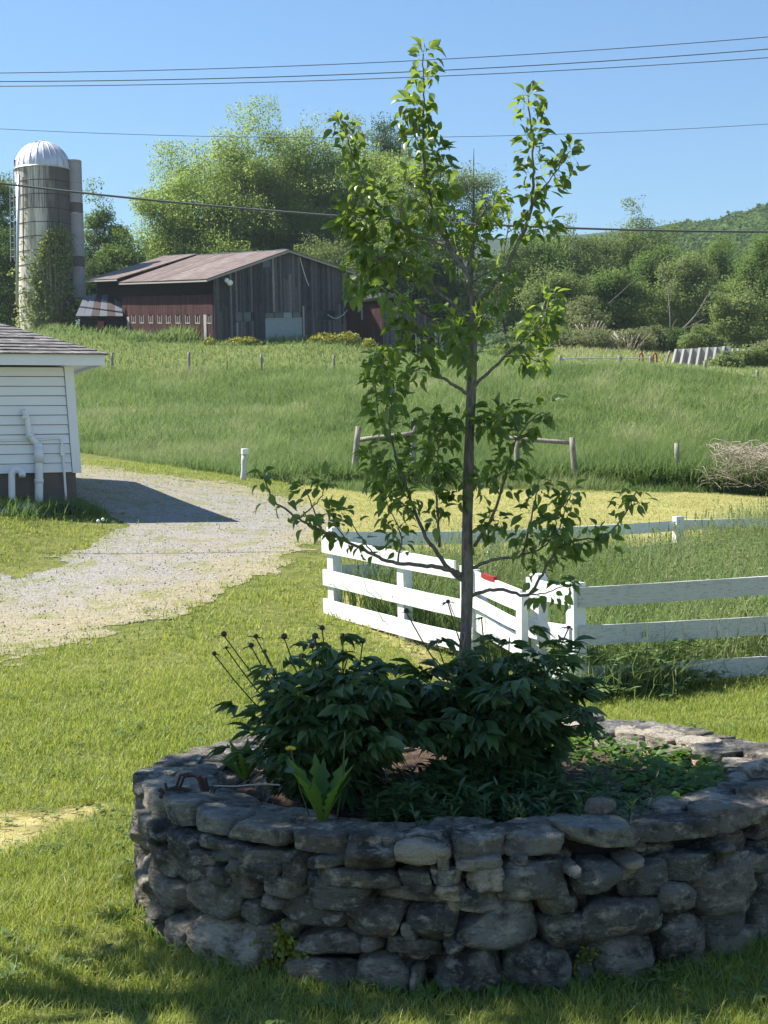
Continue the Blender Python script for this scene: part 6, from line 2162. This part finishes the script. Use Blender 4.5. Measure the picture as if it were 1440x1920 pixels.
LO, MA, DK, MI, OL = G['locust'], G['maple'], G['dark'], G['mid'], G['olive']
T = [
    # behind the barn: the feathery yellow green group
    ('locust_tree', 'feathery yellow green tree standing left above the barn roof', 370, 285, 590, 112, 128, LO, .27, 1.25, .22, .16, 'round', 2),
    ('locust_tree', 'broad feathery yellow green tree rising behind the barn ridge', 490, 172, 590, 130, 132, LO, .27, 1.25, .25, .22, 'vase', 3),
    ('locust_tree', 'tall airy light green tree with bare forks right of the barn ridge', 590, 180, 590, 98, 130, LO, .27, 1.25, .28, .22, 'vase', 3),
    ('grey_green_tree', 'grey green tree edge at the left of the feathery group', 318, 330, 590, 55, 136, MI, .26, .7, .35, .12, 'round', 1),
    ('tall_thin_tree', 'tallest airy tree top showing behind the pear leader', 672, 108, 590, 64, 145, MI, .24, .85, .4, .35, 'vase', 1),
    ('dark_tree', 'dark dense tree crown just left of the pear leader', 722, 128, 590, 72, 148, DK, .28, 1.0, .0, .3, 'round', 1),
    ('pale_tree', 'pale green rounded tree right of the pear leader', 838, 172, 600, 104, 126, MI, .25, .85, .3, .12, 'round', 2),
    ('pale_tree', 'pale green tree half hidden behind the pear crown above the annex', 760, 205, 600, 84, 122, LO, .25, .85, .3, .14, 'round', 1),
    ('dark_tree', 'dark tree mass low behind the right barn eave', 700, 420, 620, 62, 119, DK, .28, 1.1, 0, .05, 'round', 1),
    ('dark_tree', 'low dark tree behind the annex roof and pear trunk', 800, 440, 620, 75, 119, DK, .28, 1.1, 0, .05, 'round', 1),
    ('wispy_tree', 'wispy almost leafless tree beside the right pear branch', 958, 318, 640, 42, 130, MI, .2, .35, .75, .3, 'vase', 1),
    ('understory_tree', 'low yellow green understory tree just above the barn ridge', 430, 420, 600, 70, 124, LO, .26, .9, .2, .05, 'round', 1),
    ('understory_tree', 'low green understory tree right behind the barn gable', 600, 410, 610, 75, 124, MI, .26, .9, .2, .05, 'round', 2),
    # around the silo
    ('maple_tree', 'tall dark maple at the left frame edge behind the silo', -5, 215, 640, 66, 124, MA, .26, 1.25, 0, .06, 'round', 1),
    ('maple_tree', 'dark bushy tree filling the left frame edge beside the filler pipe', 8, 400, 640, 60, 118, DK, .26, 1.2, 0, .03, 'round', 1),
    ('maple_tree', 'dark green maple right of the silo chute', 192, 305, 640, 52, 122, MA, .26, 1.15, .05, .08, 'round', 1),
    ('maple_tree', 'low dark green tree between the silo and the barn roof', 232, 400, 640, 48, 120, MA, .26, 1.2, 0, .04, 'round', 1),
    ('maple_tree', 'shadowed dark tree low behind the tin lean-to', 180, 450, 640, 50, 119, DK, .26, 1.2, 0, .02, 'round', 1),
    ('hedge_tree', 'small mid green tree in the gap left of the barn roof', 295, 425, 600, 50, 140, MI, .28, 1.1, .1, .05, 'round', 1),
    # the wood on the right
    ('maple_tree', 'dense green tree behind the lower right pear leaves', 985, 395, 670, 74, 122, MA, .28, 1.2, 0, .04, 'round', 1),
    ('pale_tree', 'pale green tree right of the right pear leader at the skyline', 1062, 372, 670, 55, 128, MI, .26, .95, .25, .2, 'vase', 1),
    ('pale_tree', 'pale green tall tree second from the left on the right skyline', 1125, 382, 670, 48, 130, MI, .26, .9, .3, .25, 'vase', 1),
    ('pale_tree', 'tallest pale willow like tree on the right skyline', 1190, 358, 670, 62, 132, MI, .26, .95, .3, .2, 'vase', 2),
    ('dark_tree', 'dark round tree at the edge of the right wood behind the gate', 1040, 486, 665, 66, 114, MI, .28, 1.2, 0, .02, 'round', 1),
    ('dark_tree', 'deep green tree behind the pale bare shrub', 1150, 470, 665, 62, 118, MA, .28, 1.1, 0, .06, 'round', 1),
    ('maple_tree', 'mid green tree behind the dead snag', 1228, 412, 670, 60, 124, MA, .27, 1.1, .05, .05, 'round', 1),
    ('maple_tree', 'bright green tree right of the dead snag', 1290, 425, 680, 62, 118, MI, .27, 1.15, .0, .03, 'round', 1),
    ('maple_tree', 'tall green tree on the right above the concrete panels', 1345, 398, 680, 62, 130, MA, .27, 1.15, .0, .04, 'round', 1),
    ('maple_tree', 'large green tree at the right frame edge', 1432, 388, 690, 70, 120, MA, .28, 1.2, .0, .03, 'round', 1),
    ('dark_tree', 'shaded tree low behind the farther concrete panels', 1385, 520, 690, 54, 112, MI, .27, 1.2, .0, .02, 'round', 1),
    ('pale_tree', 'pale green young tree at the wood edge left of the snag', 1098, 540, 660, 44, 108, OL, .24, .9, .1, .04, 'round', 1),
]
for (nm, lab, px, pt, pb, hw, d, mt, lf_, dn_, sp_, bs, shp, tr_) in T:
    bg_tree(nm, lab, px, pt, pb, hw, d, mt, 'trees behind the farmstead' if px < 970 else 'trees of the wood on the right', lf_, dn_, sp_, bs, shp, 'tree', 0, tr_)
SHR = [
    ('round_shrub', 'olive green shrub left of the closed farm gate', 1042, 612, 672, 34, 98, OL), ('round_shrub', 'dark green shrub left of the gate behind the lower pear leaves', 1000, 600, 672, 40, 104, MA),
    ('round_shrub', 'yellowish shrub right behind the closed farm gate', 1098, 622, 668, 34, 97, OL), ('round_shrub', 'olive shrub behind the short rail gate', 1160, 618, 668, 36, 99, OL),
    ('round_shrub', 'pale shrub behind the red hoops', 1212, 606, 672, 30, 101, OL), ('round_shrub', 'bright leafy shrub rising behind the nearer concrete panels', 1310, 612, 680, 32, 100, MI),
    ('round_shrub', 'green bush growing between the two rows of concrete panels', 1362, 662, 706, 22, 80, MI), ('round_shrub', 'shrub at the right end of the farther concrete panels', 1412, 648, 705, 26, 86, MI),
    ('round_shrub', 'light green shrub at the right frame edge above the field', 1442, 628, 715, 36, 88, OL), ('round_shrub', 'tall grass and shrub clump below the annex post', 975, 648, 682, 36, 88, MI),
    ('round_shrub', 'dark shrub at the wood edge left of the concrete panels', 1250, 610, 676, 34, 104, DK),
]
for (nm, lab, px, pt, pb, hw, d, mt) in SHR:
    bg_tree(nm, lab, px, pt, pb, hw, d, mt, 'shrubs along the wood edge', .2, 1.5, .1, .05, 'round', 'shrub', 0, 2)
# bare pale shrub and dead wood
def dead_tree(name, label, paths, d, mat, r0=.12):
    mb = MB()
    for pts in paths:
        p3 = smooth_path([P(a, b, d + rng.uniform(-.5, .5)) for a, b in pts], 4)
        add_tube(mb, p3, np.linspace(r0 if pts is paths[0] else r0 * .55, .025, len(p3)), 6)
    return tag(mb.build(name, mat, smooth=True), label, 'dead tree')


dead_tree('dead_snag', 'thin bleached dead tree standing against the right wood', [[(1258, 640), (1256, 590), (1252, 540), (1243, 500), (1232, 468)], [(1254, 560), (1262, 520), (1275, 495), (1287, 478)], [(1250, 530), (1240, 515)]], 112, G['deadwood'], .06)
dead_tree('fallen_trunk', 'broken pale trunk leaning out of the right wood', [[(1262, 630), (1285, 612), (1305, 590), (1318, 570), (1326, 555), (1338, 545)], [(1305, 592), (1322, 580), (1328, 577)], [(1268, 625), (1300, 608), (1322, 598)], [(1265, 628), (1262, 610), (1270, 598)]], 107, G['deadwood'], .08)
dead_tree('leaning_trunk', 'dark leaning dead trunk inside the right wood', [[(1140, 570), (1165, 548), (1182, 532), (1200, 518)]], 106, G['deadwood'], .035)
pths = []
for k in range(26):
    a = rng.uniform(-1.2, 1.2); L_ = rng.uniform(20, 50)
    pths.append([(1105 + a * 6, 650), (1105 + a * 16, 650 - L_ * .55), (1105 + a * 28, 650 - L_)])
dead_tree('bare_shrub', 'bare greyish shrub with fine branches behind the farm gate', pths, 101, G['twig'], .026)
pths = []
for k in range(22):
    a = rng.uniform(-1, 1); L_ = rng.uniform(10, 34)
    pths.append([(1180 + a * 20, 655), (1180 + a * 30, 655 - L_ * .6), (1180 + a * 44, 655 - L_)])
dead_tree('bare_shrub', 'spiky leafless shrub behind the short rail gate', pths, 97, G['twig'], .022)

# flowering hedge clumps along the barn foot
for px, w, pt, pb, d, lab in ((455, 44, 628, 645, 95.5, 'yellow flowering clump at the barn foot left of the pale door'), (610, 42, 620, 645, 97, 'yellow flowering clump at the barn foot right of the pale door'), (655, 26, 618, 642, 97, 'yellow flowering clump below the right barn corner'),
                              (692, 14, 630, 646, 94, 'small yellow clump in front of the red annex'), (392, 12, 630, 645, 95.5, 'small yellow clump at the left barn corner')):
    mb = MB(); n = int(w * 26)
    c = P(px, pb, d); t = P(px, pt, d); hh = t[2] - c[2]; wm = w / F * d
    r = rng.normal(size=(n, 3)); r /= np.linalg.norm(r, axis=1, keepdims=True); r *= rng.random((n, 1)) ** .33
    pos = c + r * np.array([wm, .9, hh]) * np.array([1, 1, 1]); pos[:, 2] = c[2] - .1 + np.abs(r[:, 2]) * hh * rng.uniform(.7, 1.1, n)
    scatter(mb, CARD_V, CARD_F, pos, rand_dirs(n), rand_dirs(n) + [0, -.3, .8], .16 * rng.uniform(.6, 1.2, n), np.clip(rng.normal(.35, .25, n) + .25 * (np.abs(r[:, 2]) > .6), 0, 1))
    tag(mb.build('flower_clump', G['yellow']), lab, 'flower clump', 'yellow clumps along the barn foot')
mb = MB(); n = 2600
px = rng.choice([350, 330, 310, 370, 270, 240, 215, 180, 140, 110], n) + rng.normal(size=n) * 9
y = np.where(px < 240, 104, 97) + rng.random(n) * 4
x = (px - CX) / F * y; z = ground(x, y)
blades(mb, x, y, z, .3 + .8 * rng.random(n) * np.where((px > 325) & (px < 385), 1.3, .8), .06 + .04 * rng.random(n), np.clip(rng.normal(.5, .2, n), 0, 1), .3, .4)
tag(mb.build('barn_weeds', G['field']), 'tall weeds along the foot of the red barn wall and silo', 'weeds', kind='stuff')

# ------------------------------------------------------------------ wooded hill and ridges
def hill(name, label, pts, d0, d1, mat, kind):
    """terrain rising to a skyline given by photo pixels at distance d1, its foot at d0"""
    mb = MB(); n = 60; m_ = 14
    pxs = np.linspace(pts[0][0], pts[-1][0], n); pys = np.interp(pxs, [p[0] for p in pts], [p[1] for p in pts])
    V = []
    for j in range(m_ + 3):
        s = j / m_
        for px, py in zip(pxs, pys):
            top = P(px, py, d1)
            if s <= 1:
                yy = d0 + (d1 - d0) * s
                zz = 2 + (top[2] - 2) * (s ** .8)
                V.append(((px - CX) / F * yy, yy, zz))
            else:
                yy = d1 + (d1 - d0) * (s - 1) * 3
                V.append(((px - CX) / F * yy, yy, top[2] - (s - 1) * 90))
    ii, jj = np.meshgrid(np.arange(m_ + 2), np.arange(n - 1), indexing='ij'); ii, jj = ii.ravel(), jj.ravel()
    mb.add(np.array(V), np.stack([ii * n + jj, ii * n + jj + 1, (ii + 1) * n + jj + 1, (ii + 1) * n + jj], 1))
    return tag(mb.build(name, mat, smooth=True), label, 'hill', kind=kind), np.array(V).reshape(m_ + 3, n, 3)


SKY = [(700, 560), (900, 500), (1000, 470), (1100, 452), (1200, 440), (1262, 428), (1300, 420), (1350, 418), (1400, 402), (1440, 390), (1520, 372), (1800, 340), (2300, 330)]
ho, HV = hill('wooded_hill', 'tree covered hill rising on the right behind the wood', SKY, 190, 430, G['hill'], 'structure')
mb = MB()
hv = HV[1:16, :, :].reshape(-1, 3)
HN = 4200
s = rng.random(HN) ** .6; u = rng.random(HN)
rows = 1 + s * 13.4; cols = (.01 + .55 * u) * 58
i0 = rows.astype(int); j0 = cols.astype(int); fr = rows - i0; fc = cols - j0
bl = lambda a: ((HV[i0, j0] * (1 - fc)[:, None] + HV[i0, j0 + 1] * fc[:, None]) * (1 - fr)[:, None] + (HV[i0 + 1, j0] * (1 - fc)[:, None] + HV[i0 + 1, j0 + 1] * fc[:, None]) * fr[:, None])
cen = bl(0)
cr_ = rng.uniform(2.6, 4.8, HN)
per = 70
ci = np.repeat(np.arange(HN), per)
dd = rng.normal(size=(len(ci), 3)); dd /= np.linalg.norm(dd, axis=1, keepdims=True); dd[:, 2] = np.abs(dd[:, 2]) * 1.0 - .15
pos = cen[ci] + dd * cr_[ci][:, None] * rng.uniform(.75, 1.05, len(ci))[:, None] * np.array([1, 1, .95]) + np.array([0, 0, -2.2])
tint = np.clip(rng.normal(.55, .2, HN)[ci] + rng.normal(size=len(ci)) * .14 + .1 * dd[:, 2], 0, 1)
scatter(mb, CARD_V, CARD_F, pos, rand_dirs(len(ci)), dd + .5 * rand_dirs(len(ci)), rng.uniform(.7, 1.5, len(ci)), tint)
tag(mb.build('hill_forest', G['dark']), 'far leafy forest covering the hill on the right', 'forest', kind='stuff')
hill('distant_ridge', 'far blue wooded ridge glimpsed between the trees', [(-600, 520), (300, 470), (600, 462), (850, 455), (940, 446), (1100, 440), (1240, 424), (1262, 423), (1300, 430), (1500, 470), (2200, 520)], 1500, 2400, G['hill'], 'structure')
for px, pt, pb, hw, lab in ((1424, 366, 410, 15, 'dark conifer standing on the hill top at the right frame edge'), (1446, 374, 410, 12, 'second dark conifer just beyond the right frame edge')):
    bg_tree('conifer_tree', lab, px, pt, pb, hw, 425, G['conifer'], None, .75, 1.6, 0, .12, 'cone', 'conifer', 0, 1)

# ------------------------------------------------------------------ overhead wires, strung between poles outside the picture
def wire(label, pts, d, r):
    pl = np.array(pts, float)
    xs = np.linspace(-500, 1950, 40)
    c = np.polyfit(pl[:, 0], pl[:, 1], 2)
    ys = np.polyval(c, xs)
    mb = MB(); add_tube(mb, [P(x, y, d) for x, y in zip(xs, ys)], r, 5)
    tag(mb.build('power_line', G['cable'], smooth=True), label, 'power line', 'overhead wires')


wire('thick twisted power cable sagging across the barn and the pear tree', [(0, 343), (240, 372), (480, 393), (720, 410), (960, 424), (1200, 431), (1440, 435)], 21, .0165)
wire('topmost of the thin wires crossing the open sky', [(0, 137), (360, 130), (720, 116), (1080, 97), (1440, 69)], 55, .017)
wire('middle of the three high thin wires crossing the sky', [(0, 153), (360, 148), (720, 137), (1080, 118), (1440, 92)], 55, .02)
wire('lowest of the three high thin wires crossing the sky', [(0, 162), (360, 157), (720, 147), (1080, 131), (1440, 108)], 55, .017)
wire('single faint wire crossing the sky behind the tree tops', [(0, 241), (380, 257), (720, 258), (960, 253), (1440, 233)], 70, .014)

# ------------------------------------------------------------------ air: a thin even haze over the whole valley
hm = bpy.data.materials.new('thin_summer_haze')
hm.use_nodes = True
hm.node_tree.nodes.clear()
ho_ = hm.node_tree.nodes.new('ShaderNodeOutputMaterial')
hv_ = hm.node_tree.nodes.new('ShaderNodeVolumePrincipled')
hv_.inputs['Color'].default_value = (.74, .88, 1, 1)
hv_.inputs['Density'].default_value = .0002
hv_.inputs['Anisotropy'].default_value = .2
hm.node_tree.links.new(hv_.outputs[0], ho_.inputs['Volume'])
mb = MB()
zlo, zhi = -140, 112
mb.add(box_v((0, 1480, (zlo + zhi) / 2), 9000, 3300, zhi - zlo), QUADBOX)
tag(mb.build('haze', hm), 'thin pale summer haze', 'haze', kind='stuff')
scene.cycles.volume_bounces = 0
